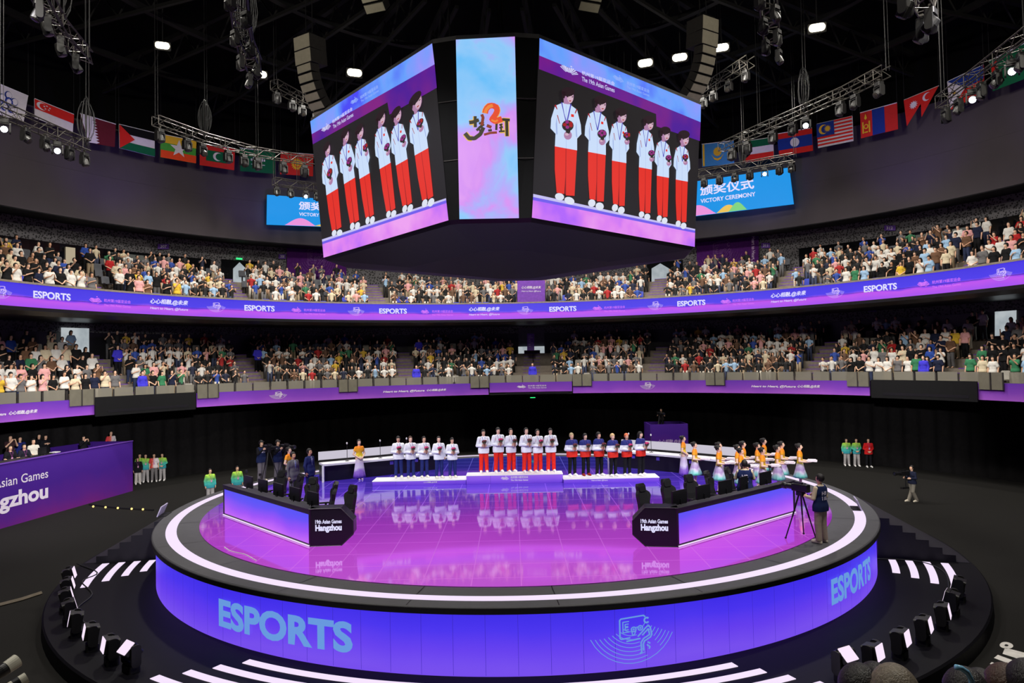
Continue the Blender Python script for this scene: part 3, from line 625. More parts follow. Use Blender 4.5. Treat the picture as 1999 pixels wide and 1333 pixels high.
def picture(P00, P10, P11, P01, parent):
    b0 = bilin(P00, P10, P11, P01); nn = bilin(P00, P10, P11, P01, 1.0)(.5, .5) - b0(.5, .5)
    mb = MB()
    def z(x, y): return 1040 + x / 3.92, 140 + y / 3.92
    def poly(k, pts, layer, px=False):
        mb.mat(VK.index(k)); q = [b0(*uv_of(*(p if px else z(*p)))) + nn * (.02 + .006 * layer) for p in pts]
        mb.add(q, (tuple(range(len(q))),))
    def ell(k, cx, cy, rx, ry, layer, rot=0, n=14):
        c_, s_ = math.cos(R(rot)), math.sin(R(rot)); poly(k, [(cx + rx * math.cos(2 * PI * i / n) * c_ - ry * math.sin(2 * PI * i / n) * s_, cy + rx * math.cos(2 * PI * i / n) * s_ + ry * math.sin(2 * PI * i / n) * c_) for i in range(n)], layer)
    lerp = lambda a, b_, k: (a[0] * (1 - k) + b_[0] * k, a[1] * (1 - k) + b_[1] * k)
    BL, BR, TR, TL = (1037, 425), (1355, 482), (1367, 205), (1052, 75)
    poly('black', [BL, BR, TR, TL], 0, True)
    a, b_ = (1051.4, 109), (1366.4, 239)
    grid = 10
    poly('top', [a, b_, TR, TL], 1, True)
    poly('plum', [(1050.8, 135.7), (1278, 222.7), (1279, 247), (1364.9, 276), b_, a], 1, True)
    poly('ice', [(1039.6, 379), (1355.8, 447.4), (1355.7, 450.5), (1039.4, 385)], 1, True); poly('blue', [(1039.4, 385), (1355.7, 450.5), (1355.6, 455), (1039, 391)], 1, True)
    poly('pink', [BL, BR, (1355.6, 455), (1039, 391)], 1, True)
    for (yt, hx, hy, jt, jb, tb, sb, xl, xr, bx, by, fl) in PEOPLE:
        w = xr - xl; h = jb - jt; cx = (xl + xr) / 2; sl = .18          # the screen is seen turned, so level lines slope
        L = lambda u, y: (xl + u * w, y + (u - .5) * w * sl)
        ell('shoe', xl + .3 * w, (tb + sb) / 2 - .03 * w, .15 * w, (sb - tb) * .55, 2, 15); ell('shoe', xl + .62 * w, (tb + sb) / 2 + .1 * w, .17 * w, (sb - tb) * .55, 2, 22)
        poly('red', [L(.14, jb - 8), L(.14, jb + (tb - jb) * .5), L(.2, tb), L(.45, tb), L(.5, jb + (tb - jb) * .4)], 3); poly('red', [L(.14, jb - 8), L(.5, jb + (tb - jb) * .4), L(.5, tb + 8), L(.78, tb), L(.86, jb - 8)], 3)
        poly('dred', [L(.49, jb), L(.51, jb), L(.50, tb), L(.47, tb)], 4)
        poly('jacket', [L(.14, jb), L(.16, jt + h * .72), L(.0, jt + h * .62), L(.02, jt + h * .4), L(.15, jt + h * .1), L(.4, jt), L(.6, jt), L(.86, jt + h * .1), L(.98, jt + h * .42), L(1.0, jt + h * .62), L(.86, jt + h * .74), L(.86, jb)], 4)
        poly('shade', [L(.16, jt + h * .5), L(.2, jt + h * .34), L(.22, jt + h * .72), L(.18, jt + h * .74)], 5); poly('shade', [L(.8, jt + h * .5), L(.83, jt + h * .34), L(.86, jt + h * .72), L(.82, jt + h * .7)], 5); poly('shade', [L(.495, jt + h * .05), L(.505, jt + h * .05), L(.505, jb), L(.495, jb)], 5)
        poly('dred', [L(.12, jt + h * .1), L(.17, jt + h * .07), L(.22, jt + h * .17), L(.2, jt + h * .18)], 5); poly('dred', [L(.2, jt + h * .3), L(.23, jt + h * .3), L(.3, jt + h * .48), L(.28, jt + h * .48)], 5); poly('dred', [L(.86, jt + h * .1), L(.83, jt + h * .08), L(.78, jt + h * .18), L(.8, jt + h * .2)], 5)
        poly('red', [L(.66, jt + h * .22), L(.75, jt + h * .22), L(.75, jt + h * .28), L(.66, jt + h * .28)], 5)
        for s in (-1, 1): poly('ribbon', [L(.5 + s * .13, jt), L(.5 + s * .17, jt), L(.53, jt + h * .45), L(.49, jt + h * .45)], 6)
        hr = (jt - yt) * .46
        poly('skin', [L(.42, jt + 6), L(.42, jt - hr * .5), L(.58, jt - hr * .5), L(.58, jt + 6)], 5)
        ell('skin', hx, hy, hr * .68, hr * .98, 6); ell('skin2', hx + hr * .2, hy + hr * .1, hr * .4, hr * .75, 7)
        ell('hair', hx - hr * .1, hy - hr * .62, hr * .86, hr * .62, 8); poly('hair', [(hx - hr * .92, hy - hr * .7), (hx - hr * .35, hy - hr * .6), (hx - hr * .55, hy + hr * .25), (hx - hr * .82, hy + hr * .2)], 8)
        for s in (-.18, .45): ell('hair', hx + hr * s, hy + hr * .05, hr * .13, hr * .06, 9)
        ell('dred', hx + hr * .15, hy + hr * .58, hr * .16, hr * .07, 9)
        k = w / 230
        ell('skin', bx + 2, by + 72 * k, 30 * k, 34 * k, 7); ell('leaf', bx, by, 44 * k, 42 * k, 8); ell('leaf', bx + 2, by + 34 * k, 18 * k, 30 * k, 8)
        for i in range(5): ell('flower' if (fl or i % 2) else 'dred', bx + 24 * k * math.cos(i * 1.35 + .4), by - 8 * k + 20 * k * math.sin(i * 1.35 + .4), 14 * k, 13 * k, 9)
        ell('skin2', bx - 8 * k, by + 66 * k, 14 * k, 10 * k, 9)
    def pm(x0, y0, x1, y1, dy, layer):           # text box from (x0,y0) bottom corner, running along the slope of the screen
        return lambda u, v: b0(*uv_of(x0 + (x1 - x0) * u, y0 + (y1 - y0) * u - dy * v)) + nn * (.02 + .006 * layer)
    mb.mat(VK.index('white')); fan_logo(mb, pm(1088, 140, 1127, 155, 20, 3), 0, 1, 0, 1)
    put_text(mb, 'The 19th Asian Games', pm(1132.5, 158.5, 1196, 181, 9, 3), 0, 1, 0, 1, .012); put_text(mb, '杭州第19届亚运会', pm(1132.5, 146, 1196, 168, 8, 3), 0, 1, 0, 1, .01)
    mb.mat(VK.index('mark')); fan_logo(mb, pm(1191, 157, 1215, 167, 16, 3), 0, 1, 0, 1); put_text(mb, '杭州第19届亚运会', pm(1220, 165, 1264, 182, 7, 3), 0, 1, 0, 1, .01); put_text(mb, 'The 19th Asian Games', pm(1220, 172, 1264, 189, 5, 3), 0, 1, 0, 1, .01)
    me = mb.mesh('screen_picture')
    for k in VK: me.materials.append(V[k])
    return link('screen_picture', me, parent)
for nm, q in (('video_screen', (bl[0], bl[1], tl[1], tl[0])), ('video_screen', (bl[4], bl[5], tl[5], tl[4]))):
    mb = MB(); b0 = bilin(*q, off=.012); mb.quad(b0(0, 0), b0(1, 0), b0(1, 1), b0(0, 1)); so = mb.build(nm, V['black'], cube); picture(*q, so)
# narrow screen with the game title
m_cloud = glow('led_cloud', None, .95, stops=[(.3, (112, 196, 255)), (.46, (150, 206, 255)), (.53, (180, 176, 255)), (.60, (218, 150, 248)), (.74, (240, 172, 245))], scale=.55, distort=.6, detail=4)
q = (bl[2], bl[3], tl[3], tl[2]); b0 = bilin(*q, off=.02); mb = MB(); mb.quad(b0(0, 0), b0(1, 0), b0(1, 1), b0(0, 1)); so = mb.build('narrow_screen', m_cloud, cube)
HN = homography(((897, 428), (1013, 426), (1005, 72), (890, 78)), ((0, 0), (1, 0), (1, 1), (0, 1)))
def nz(x, y, layer=0):
    p = HN @ (860 + x / 11.1, 180 + y / 11.1, 1.0); return bilin(*q, off=.03 + .008 * layer)(p[0] / p[2], p[1] / p[2])
LK = {'olive': glow('logo_dark', (62, 58, 40), 1, sample=False), 'gold': glow('logo_gold', (236, 190, 96), .95, sample=False), 'red': glow('logo_red', (236, 84, 52), .95, sample=False), 'orange': glow('logo_orange', (244, 138, 60), .95, sample=False), 'brown': glow('logo_brown', (140, 62, 40), 1, sample=False)}
LN = list(LK); mb = MB()
def ls(k, pts, w, layer=2):
    mb.mat(LN.index(k)); stroke(mb, pts, w, lambda x, y: nz(x, y, layer))
def both(pts, w, k='olive'): w *= 1.08; ls('gold', pts, w + 40, 1); ls(k, pts, w, 3)
both([(620, 670), (700, 660), (830, 610)], 70); both([(750, 530), (755, 770)], 60); both([(890, 490), (920, 560), (890, 740)], 60, 'brown'); both([(830, 690), (940, 660)], 46)
both([(780, 840), (860, 760), (940, 700)], 50); both([(930, 770), (860, 920), (740, 1010), (620, 1010), (530, 900)], 80); both([(820, 800), (860, 850)], 36)
both([(1000, 730), (1100, 770)], 62, 'brown'); both([(1030, 840), (1110, 830)], 46); both([(940, 930), (1080, 890), (1220, 880)], 48, 'brown')
both([(1215, 640), (1205, 830)], 46); both([(1240, 640), (1350, 600), (1500, 610)], 54); both([(1430, 620), (1440, 960)], 62); both([(1270, 720), (1340, 700)], 34); both([(1270, 780), (1350, 760)], 34); both([(1310, 690), (1310, 840)], 34); both([(1260, 860), (1390, 850)], 34)
two = [(965, 470), (985, 380), (1050, 310), (1130, 300), (1210, 340), (1225, 420), (1180, 510), (1110, 600), (1180, 640), (1330, 590)]
ls('gold', two, 150, 2); ls('red', two, 122, 4); ls('orange', [(965, 470), (985, 390), (1050, 325), (1130, 300)], 70, 5); ls('orange', [(1100, 615), (1180, 650), (1240, 620)], 40, 5)
me = mb.mesh('game_title')
for k in LN: me.materials.append(LK[k])
link('game_title', me, so)
for px in (878, 973, 981, 1042):
    p = at_z(px, 84, HT + .3); mb = MB(); mb.tube([p, (p[0], p[1], 25)], .035 if px in (973, 981) else .02, 6); mb.build('suspension_cable', m_grey, cube)

# victory ceremony screens on the fascia
m_sky = glow('led_azure', (22, 150, 235), .95)
cols = {'pink': glow('led_wave_pink', (240, 150, 225), .95, sample=False), 'gold': glow('led_wave_gold', (240, 200, 90), .95, sample=False), 'green': glow('led_wave_green', (130, 215, 130), .95, sample=False), 'white': g_txt}
for quad, lab, T, waves in ((((521, 438), (640, 442.5), (640, 389), (522, 380)), 'blue victory ceremony screen half hidden behind the scoreboard, on the booth side', (.51, 1.28), (('gold', .75, 1.3, .12), ('pink', .28, .8, .26))),
                            (((1345, 423), (1549, 398), (1540, 327), (1345, 356)), 'blue victory ceremony screen under a lighting truss, far from the booth', (.125, .66), (('pink', -.1, .28, .3), ('gold', .28, .52, .2), ('green', .4, .58, .24)))):
    t2, qq = flatsign('led_wall_screen', lab, 'screen', quad, 27.3, m_sky, th=.12); f = bilin(*qq, off=.03)
    mb = MB(); kk = list(cols)
    for k, x0, x1, hh in waves:
        mb.mat(kk.index(k)); N = 14; f2 = bilin(*qq, off=.03 + .01 * kk.index(k)); pts = [(x0 + (x1 - x0) * i / N, hh * math.sin(PI * i / N) ** 1.2) for i in range(N + 1)]; pts = [(min(1, max(0, x)), max(.0, y)) for x, y in pts]
        mb.add([f2(*p) for p in pts] , (tuple(range(N, -1, -1)),))
    mb.mat(3); f3 = bilin(*qq, off=.07)
    def clip(u, v): return f3(min(u, .995), v)
    put_text(mb, '颁奖仪式', clip, T[0], T[1], .56, .84, .03); put_text(mb, 'VICTORY CEREMONY', clip, T[0], T[1] + .01, .34, .46, .02)
    me = mb.mesh('screen_picture')
    for k in kk: me.materials.append(cols[k])
    link('screen_picture', me, t2)

# ------------------------------------------------------------------ flags
FC = {'w': (205, 200, 205), 'r': (196, 40, 34), 'g': (20, 92, 58), 'k': (18, 18, 20), 'maroon': (92, 30, 40), 'y': (214, 170, 50), 'lg': (70, 150, 60), 'b': (30, 52, 130), 'sky': (62, 128, 186), 'org': (214, 70, 36), 'crim': (190, 44, 40)}
FM = {k: mat('flag_' + k, v, .85, spec=.1, var=.04) for k, v in FC.items()}; FK = list(FM)
def star(cx, cy, r, n=5, ri=.4, asp=1.5, rot=90): return [(cx + (r if k % 2 == 0 else r * ri) / asp * math.cos(R(rot + 180 * k / n)), cy + (r if k % 2 == 0 else r * ri) * math.sin(R(rot + 180 * k / n))) for k in range(2 * n)]
def disc(cx, cy, r, asp=1.5, n=16): return [(cx + r / asp * math.cos(2 * PI * k / n), cy + r * math.sin(2 * PI * k / n)) for k in range(n)]
def moon(cx, cy, r, asp=1.5, d=.35):
    o = [(cx + r / asp * math.cos(R(a)), cy + r * math.sin(R(a))) for a in range(50, 311, 20)]; i = [(cx + (d * r + r * .82 * math.cos(R(a))) / asp, cy + r * .82 * math.sin(R(a))) for a in range(310 - 8, 50, -20)]; return o + i
rect = lambda x0, x1, y0, y1: [(x0, y0), (x1, y0), (x1, y1), (x0, y1)]
FL = {
 'plum blossom emblem on white': ('w', [('b', disc(.5 + .16 * math.cos(R(a)), .5 + .24 * math.sin(R(a)), .14)) for a in range(90, 450, 72)] + [('w', disc(.5 + .16 * math.cos(R(a)), .5 + .24 * math.sin(R(a)), .11)) for a in range(90, 450, 72)] + [('b', disc(.5, .5, .16)), ('w', star(.5, .5, .12, 12, .6))]),
 'red over white with crescent and five stars': ('w', [('r', rect(0, 1, .5, 1)), ('w', moon(.17, .75, .2))] + [('w', star(.29 + .07 * math.cos(R(a)), .75 + .1 * math.sin(R(a)), .05)) for a in range(90, 450, 72)]),
 'white and maroon with a serrated edge': ('maroon', [('w', [(0, 0), (.3, 0)] + [p for k in range(9) for p in ((.42, (k + .5) / 9), (.3, (k + 1) / 9))] + [(0, 1)])]),
 'black white and green with a red triangle': ('w', [('k', rect(0, 1, .667, 1)), ('g', rect(0, 1, 0, .333)), ('r', [(0, 0), (.42, .5), (0, 1)])]),
 'yellow green and red with a white star': ('lg', [('y', rect(0, 1, .667, 1)), ('org', rect(0, 1, 0, .333)), ('w', star(.5, .5, .4))]),
 'red border round green with a crescent': ('crim', [('g', rect(.17, .83, .25, .75)), ('w', moon(.5, .5, .2))]),
 'plain deep green with white script': ('g', [('w', rect(.3 + .06 * k, .34 + .06 * k, .5, .6 + .05 * (k % 3))) for k in range(7)] + [('w', rect(.3, .7, .32, .35))]),
 'red with a yellow sun': ('crim', [('y', star(.5, .5, .3, 20, .7)), ('org', disc(.5, .5, .15)), ('y', disc(.5, .5, .11))]),
 'sky blue with a yellow sun and eagle': ('sky', [('y', star(.5, .6, .22, 16, .75)), ('y', [(.3, .5), (.4, .34), (.5, .3), (.6, .34), (.7, .5), (.6, .26), (.5, .2), (.4, .26)]), ('y', rect(.03, .09, .02, .98))]),
 'green white and red with a black wedge': ('w', [('g', rect(0, 1, .667, 1)), ('r', rect(0, 1, 0, .333)), ('k', [(0, 0), (.3, .333), (.3, .667), (0, 1)])]),
 'red blue red with a white disc': ('r', [('b', rect(0, 1, .25, .75)), ('w', disc(.5, .5, .2))]),
 'red and white stripes with a moon and sun': ('w', [('r', rect(0, 1, (2 * k + 1) / 14, (2 * k + 2) / 14)) for k in range(7)] + [('b', rect(0, .5, .43, 1)), ('y', moon(.2, .71, .2)), ('y', star(.32, .71, .16, 14, .5))]),
 'red blue red upright bands with yellow symbol': ('crim', [('b', rect(.333, .667, 0, 1)), ('y', rect(.06, .1, .15, .6)), ('y', rect(.24, .28, .15, .6)), ('y', disc(.17, .4, .1)), ('crim', disc(.17, .4, .06)), ('y', rect(.12, .22, .15, .2)), ('y', [(.17, .9), (.13, .72), (.17, .66), (.21, .72)])]),
 'two red pennants with a white sun and moon': (None, [('r', [(.02, 0), (.5, .62), (.52, .1), (1, 1), (0, 1)]), ('w', star(.28, .68, .16, 12, .6, 1.2)), ('w', moon(.68, .78, .15, 1.2))]),
 'blue and red with a white triangle': ('r', [('b', rect(0, 1, .5, 1)), ('w', [(0, 0), (.5, .5), (0, 1)]), ('y', star(.17, .5, .1, 8, .5))]),
 'plain dark green at the picture edge': ('g', [('w', rect(.1, .3, .5, .53)), ('r', rect(.05, .2, .1, .9))]),
}
FQ = [((-24, 155), (55, 188), (46, 238), (-24, 216)), ((67, 193), (144, 224), (142, 259), (68, 230)), ((156, 222), (226, 243), (224, 287), (172, 278)), ((232, 243), (302, 260), (302, 306), (233, 289)),
      ((314, 262), (383, 276), (382, 319), (313, 307)), ((390, 280), (459, 291), (457, 332), (390, 322)), ((468, 289), (537, 298), (536, 339), (469, 334)), ((548, 297), (612, 302), (611, 344), (547, 340)),
      ((1370, 282), (1432, 275), (1433, 319), (1371, 326)), ((1446, 278), (1509, 268), (1511, 309), (1447, 318)), ((1517, 262), (1585, 250), (1587, 294), (1521, 305)), ((1595, 243), (1664, 227), (1666, 275), (1597, 289)),
      ((1679, 221), (1751, 201), (1753, 252), (1681, 270)), ((1765, 196), (1833, 168), (1828, 222), (1770, 247)), ((1850, 160), (1920, 127), (1922, 180), (1856, 214)), ((1931, 120), (2010, 80), (2010, 150), (1938, 178))]
for (nm, (base, items)), (TL, TR, BR, BL) in zip(FL.items(), FQ):
    P = [Vector(at_r(*p, 27.2)) for p in (TL, TR)]; o = (P[0] + P[1]) / 2
    hL = (project(P[0])[2]) * (BL[1] - TL[1]) / FPX; hR = project(P[1])[2] * (BR[1] - TR[1]) / FPX
    bL, bR = Vector(at_r(*BL, 27.2)), Vector(at_r(*BR, 27.2))
    t2 = thing('flag', 'hanging flag, ' + nm, 'flag', o, 0, 'flags along the fascia')
    q = [bL - o, bR - o, P[1] - o, P[0] - o]; b_ = bilin(*q); nn = bilin(*q, off=1.0)(.5, .5) - b_(.5, .5)
    def wav(u, v, layer): return b_(u, v) + nn * (.012 * math.sin(u * 7 + v * 2) * (1 - v) + .03 * layer)
    mb = MB()
    if base:
        mb.mat(FK.index(base)); N = 8
        for i in range(N):
            u0, u1 = i / N, (i + 1) / N
            mb.quad(wav(u0, 0, 0), wav(u1, 0, 0), wav(u1, 1, 0), wav(u0, 1, 0)); mb.quad(wav(u0, 1, -1), wav(u1, 1, -1), wav(u1, 0, -1), wav(u0, 0, -1))
    for L_, (k, pts) in enumerate(items):
        mb.mat(FK.index(k)); xs = [p[0] for p in pts]
        if len(pts) == 4 and max(xs) - min(xs) > .3 and xs[0] == xs[3] and xs[1] == xs[2]:
            N = 8
            for i in range(N):
                u0, u1 = xs[0] + (xs[1] - xs[0]) * i / N, xs[0] + (xs[1] - xs[0]) * (i + 1) / N; mb.quad(wav(u0, pts[0][1], 1 + .3 * L_), wav(u1, pts[0][1], 1 + .3 * L_), wav(u1, pts[2][1], 1 + .3 * L_), wav(u0, pts[2][1], 1 + .3 * L_))
        else: mb.add([wav(*p, 1.5 + .3 * L_) for p in pts], (tuple(range(len(pts))),))
    me = mb.mesh('cloth')
    for k in FK: me.materials.append(FM[k])
    link('cloth', me, t2); mb = MB(); mb.tube([q[3] + Vector((0, 0, .02)), q[2] + Vector((0, 0, .02))], .025); mb.build('top_rod', m_white, t2)
    mb = MB()
    for p in (q[3], q[2]): mb.tube([p, p + Vector((0, 0, 25 - (o + p).z))], .012, 4)
    mb.build('hanging_line', m_cable, t2)

# ------------------------------------------------------------------ trusses, lamps, loudspeakers
def truss(px, z, w, label, lines=(0, 1), coil=None):
    P = [Vector(at_z(x, y, z)) for x, y in px]; pts = [P[0]]
    for a, b_ in zip(P, P[1:]):
        k = max(1, round((b_ - a).length / (w * 1.1)))
        pts += [a.lerp(b_, (i + 1) / k) for i in range(k)]
    mb = MB(); ch = [[], [], [], []]
    for i, p in enumerate(pts):
        d = (pts[min(i + 1, len(pts) - 1)] - pts[max(0, i - 1)]).normalized(); s = Vector((-d.y, d.x, 0)).normalized() * w / 2; u = Vector((0, 0, w / 2))
        for c_, q_ in zip(ch, (p + s + u, p - s + u, p + s - u, p - s - u)): c_.append(q_)
    for c_ in ch: mb.tube(c_, .026, 5)
    for i in range(len(pts) - 1):
        for a, b_ in ((0, 1), (0, 2), (1, 3), (2, 3)):
            mb.tube([ch[a][i], ch[b_][i + 1]] if i % 2 else [ch[b_][i], ch[a][i + 1]], .013, 4, False)
        if i % 4 == 0 or i == len(pts) - 2:
            for a, b_ in ((0, 1), (0, 2), (1, 3), (2, 3)): mb.tube([ch[a][i], ch[b_][i]], .016, 4, False)
    o = tag(mb.build('lighting_truss', m_rig), label, 'truss')
    for k in lines:
        p = P[k] if k < len(P) else P[-1]; mb = MB(); mb.tube([p, (p.x, p.y, 25)], .018, 5); mb.tube([p + Vector((.12, 0, 0)), (p.x + .12, p.y, 25)], .01, 4); mb.build('hanging_cable', m_cable, o)
    if coil is not None:
        p = P[coil]; mb = MB()
        for k in range(7):
            a = k * .9; rr = .22 + .10 * (k % 3); mb.tube([p + Vector((rr * math.cos(a) * math.sin(t_), rr * math.sin(a) * math.sin(t_), 1.0 + (.75 + .1 * (k % 4)) * -math.cos(t_))) for t_ in [2 * PI * j / 12 for j in range(13)]], .011, 4, False)
        mb.build('cable_coil', m_cable, o)
    return px, z, w, o
m_fix = mat('fixture_black', (22, 21, 21), .5, spec=.5); m_lens_off = mat('lens_grey', (60, 56, 50), .2, spec=.6); g_beam = glow('beam_lens', (235, 240, 255), 14)
g_pinkl = glow('stage_lens', (252, 232, 255), 1.0)
mb = MB(); mb.rbox((0, 0, .09), (.40, .30, .18), .05, axis=2); ME_BASE = mb.mesh('base')
mb = MB()
for s in (-1, 1): mb.rbox((s * .235, 0, .42), (.26, .07, .52), .10, axis=0) if False else mb.rbox((s * .235, 0, .42), (.07, .24, .54), .09, axis=0)
mb.box((0, 0, .21), (.5, .2, .06)); ME_YOKE = mb.mesh('yoke')
mb = MB(); mb.smooth = False; mb.lathe([(.10, -.24), (.15, -.22), (.19, -.05), (.19, .12), (.175, .26), (.15, .27)], 14); ME_HEAD = mb.mesh('head')
mb = MB(); mb.lathe([(.148, .268), (.12, .285), (0, .292)], 14); ME_LENS = mb.mesh('lens')
mb = MB(); mb.rbox((0, 0, -.02), (.40, .34, .26), .05, axis=2); mb.rbox((0, 0, .14), (.44, .38, .1), .04, axis=2); ME_HEAD2 = mb.mesh('head')
mb = MB(); mb.rbox((0, 0, .195), (.40, .34, .012), .02, axis=2); ME_LENS2 = mb.mesh('lens')
mb = MB(); mb.tube([(0, 0, 0), (0, 0, -.14)], .03); mb.box((0, 0, -.14), (.1, .1, .07)); ME_CLAMP = mb.mesh('clamp')
NORD = 'first second third fourth fifth sixth seventh eighth ninth tenth'.split()
def lamp(loc, label, hang, rz, tilt, lit=None, sc=1.0, group=None, square=False):
    o = thing('moving_head_light', label, 'lamp', loc, rz, group); o.scale = (sc,) * 3
    if hang: o.rotation_euler = (PI, 0, rz); link('clamp', ME_CLAMP, o, m_rig)
    link('base', ME_BASE, o, m_fix); y = link('yoke', ME_YOKE, o, m_fix); h = link('head', ME_HEAD2 if square else ME_HEAD, o, m_fix, (0, 0, .48)); h.rotation_euler = (tilt, 0, 0)
    link('lens', ME_LENS2 if square else ME_LENS, h, lit or m_lens_off); return o
def hang_lamps(T, xs, tlabel, sc=1.0):
    sc *= .72
    px, z, w, o = T; ys = sorted(px)
    for i, it in enumerate(xs):
        x, on = (it, False) if not isinstance(it, tuple) else it
        if px[0][0] != px[-1][0] and abs(px[-1][0] - px[0][0]) > 60:
            y = np.interp(x, [p[0] for p in ys], [p[1] for p in ys]); p = at_z(x, y, z)
        else:
            k = i / max(1, len(xs) - 1) * (len(px) - 1); j = min(int(k), len(px) - 2); a, b_ = px[j], px[j + 1]; p = at_z(a[0] + (b_[0] - a[0]) * (k - j), a[1] + (b_[1] - a[1]) * (k - j), z); p = p + np.array(((-.16, .18)[i % 2], 0, 0))
        toc = math.atan2(CAM[1] - p[1], CAM[0] - p[0]) if on else math.atan2(-p[1], -p[0])
        # hanging: rotated half a turn about x, so a head tilted about its own x swings level towards -y of the flipped frame
        rz = toc - PI / 2; dn = math.hypot(CAM[0] - p[0], CAM[1] - p[1]), p[2] - .6 - CAM[2]
        lamp((p[0], p[1], p[2] - w / 2 - .14 * sc), '%s lamp hanging %s along the %s' % ('lit moving head' if on else 'dark moving head', NORD[i], tlabel), True, rz,
             math.atan2(*dn) if on else R(random.choice((20, 35, 50, -25))), g_beam if on else None, sc)
T1 = truss([(-60, 182), (0, 212), (85, 250), (168, 285)], 15.3, .42, 'curved lighting truss under the plum blossom and crescent flags', (1, 3), 3)
hang_lamps(T1, [(8, True), 50, 88, (112, True), 136, 165], 'truss under the crescent flag')
T2 = truss([(303, 235), (400, 270), (500, 297), (612, 315)], 17.6, .42, 'long curved lighting truss across the yellow green and red flag', (0, 1, 2), 1)
hang_lamps(T2, [312, 365, 395, 445, 476, 502, 553, 594], 'truss across the star flag', 1.15)
T3 = truss([(535, 165), (585, 192), (645, 215)], 20, .45, 'short dim truss just behind the hanging loudspeaker column on the booth side', (0,)); hang_lamps(T3, [540, 570, 590, 618], 'truss behind the booth-side loudspeakers')
T4 = truss([(72, -25), (115, 50), (167, 112)], 15.3, .36, 'near lighting truss in the corner above the plum blossom flag', (1, 2), 1); hang_lamps(T4, [75, 92, 118, 148], 'corner truss above the plum blossom flag', .9)
T5 = truss([(1408, 288), (1480, 255), (1570, 216), (1650, 180), (1730, 138)], 17.6, .42, 'long lighting truss rising past the red blue red and striped flags', (1, 2, 4), 2)
hang_lamps(T5, [1428, 1458, 1508, 1547, (1572, True), 1640, 1668, 1715], 'truss past the striped flag', 1.15)
T6 = truss([(1838, 200), (1910, 147), (1999, 78), (2060, 30)], 15.3, .42, 'lighting truss across the blue and red flag with white triangle', (0, 2)); hang_lamps(T6, [1845, 1870, (1897, True), 1915, 1945, (1974, True), 1992], 'truss across the white triangle flag')
T7 = truss([(1352, 193), (1400, 160), (1465, 118)], 20, .45, 'short dim truss beside the loudspeaker column away from the booth', (0, 1)); hang_lamps(T7, [1372, 1392, 1422, 1455], 'truss beside the far loudspeakers')
T8 = truss([(534, 354), (580, 361), (624, 367)], 17.5, .42, 'small truss over the half hidden victory ceremony screen', (0, 1)); hang_lamps(T8, [540, 567, (597, True), 618], 'truss over the half hidden screen')
T9 = truss([(1362, 340), (1450, 325), (1550, 307)], 17.3, .42, 'small truss over the full victory ceremony screen', (1, 2), 1); hang_lamps(T9, [1374, 1404, 1434, 1463, (1492, True), 1521, 1545], 'truss over the full victory screen')
T10 = truss([(462, -35), (470, 40), (480, 90), (497, 128)], 15.3, .4, 'truss seen end on, crowded with lamps, above the booth-side flood lamps', (1,), 2); hang_lamps(T10, [0, 1, 2, 3, 4, 5, 6], 'end-on truss above the flood lamps', .75)
T11 = truss([(1495, -35), (1503, 30), (1507, 80)], 15.3, .4, 'truss seen end on at the ceiling above the striped flag', (1,)); hang_lamps(T11, [0, 1, 2, 3, 4, 5], 'end-on ceiling truss above the striped flag', .75)
T12 = truss([(1780, -40), (1800, -5), (1812, 15)], 14.3, .36, 'truss end with a big lamp at the ceiling above the pennant flag', (1,)); hang_lamps(T12, [0, 1, 2], 'ceiling truss above the pennant flag', 1.0)

m_spk = mat('speaker_grey', (172, 166, 146), .6, var=.06); m_spkd = mat('speaker_side', (52, 50, 46), .7)
def line_array(px, py, depth, rz, label, scale=1.0, n_sub=2, n_top=6):
    o = thing('line_array', label, 'loudspeaker', at_d(px, py, depth), rz); o.scale = (scale,) * 3; y = 0.0; z = 0.0; th = R(4)
    mb = MB(); mb.box((0, .1, .06), (.7, .7, .08)); mb.build('rigging_frame', m_black, o)
    for k in range(n_sub + n_top):
        sub = k < n_sub; h = .62 if sub else .36; dp = .95 if sub else .5; wd = 1.0 if sub else .86
        M = Matrix.Rotation(th, 3, 'X'); c = Vector((0, y, z)) + M @ Vector((0, dp / 2 - .35, -h / 2))
        mb = MB(); mb.mat(1).rbox(c, (wd, dp, h - .012), .02, M, axis=1); mb.mat(0).box(c + M @ Vector((0, -dp / 2 - .006, 0)), (wd - .03, .015, h - .05), M=M)
        mb.build('subwoofer_box' if sub else 'speaker_box', [m_spk, m_spkd], o)
        d = M @ Vector((0, 0, -h)); y += d.y; z += d.z; th += R(2 if sub else 8.5)
    mb = MB(); p = Vector(o.location)
    for x in (-.2, .2): mb.tube([(x, .1, .05), (x, .1, (25 - p.z) / scale)], .02, 5)
    mb.build('suspension_cable', m_cable, o)
line_array(600, 73, 31, R(-32), 'tall curved column of grey loudspeakers hanging beside the scoreboard on the booth side')
line_array(1376, 38, 31, R(32), 'tall curved column of grey loudspeakers hanging beside the scoreboard away from the booth')
line_array(716, -98, 24, R(-20), 'loudspeaker column cut by the top edge, above the booth-side screen', .9, 0, 6)
line_array(1160, -100, 24, R(20), 'loudspeaker column cut by the top edge, above the far wide screen', .9, 0, 6)
g_flood = glow('flood_lamp', (255, 246, 214), 9)
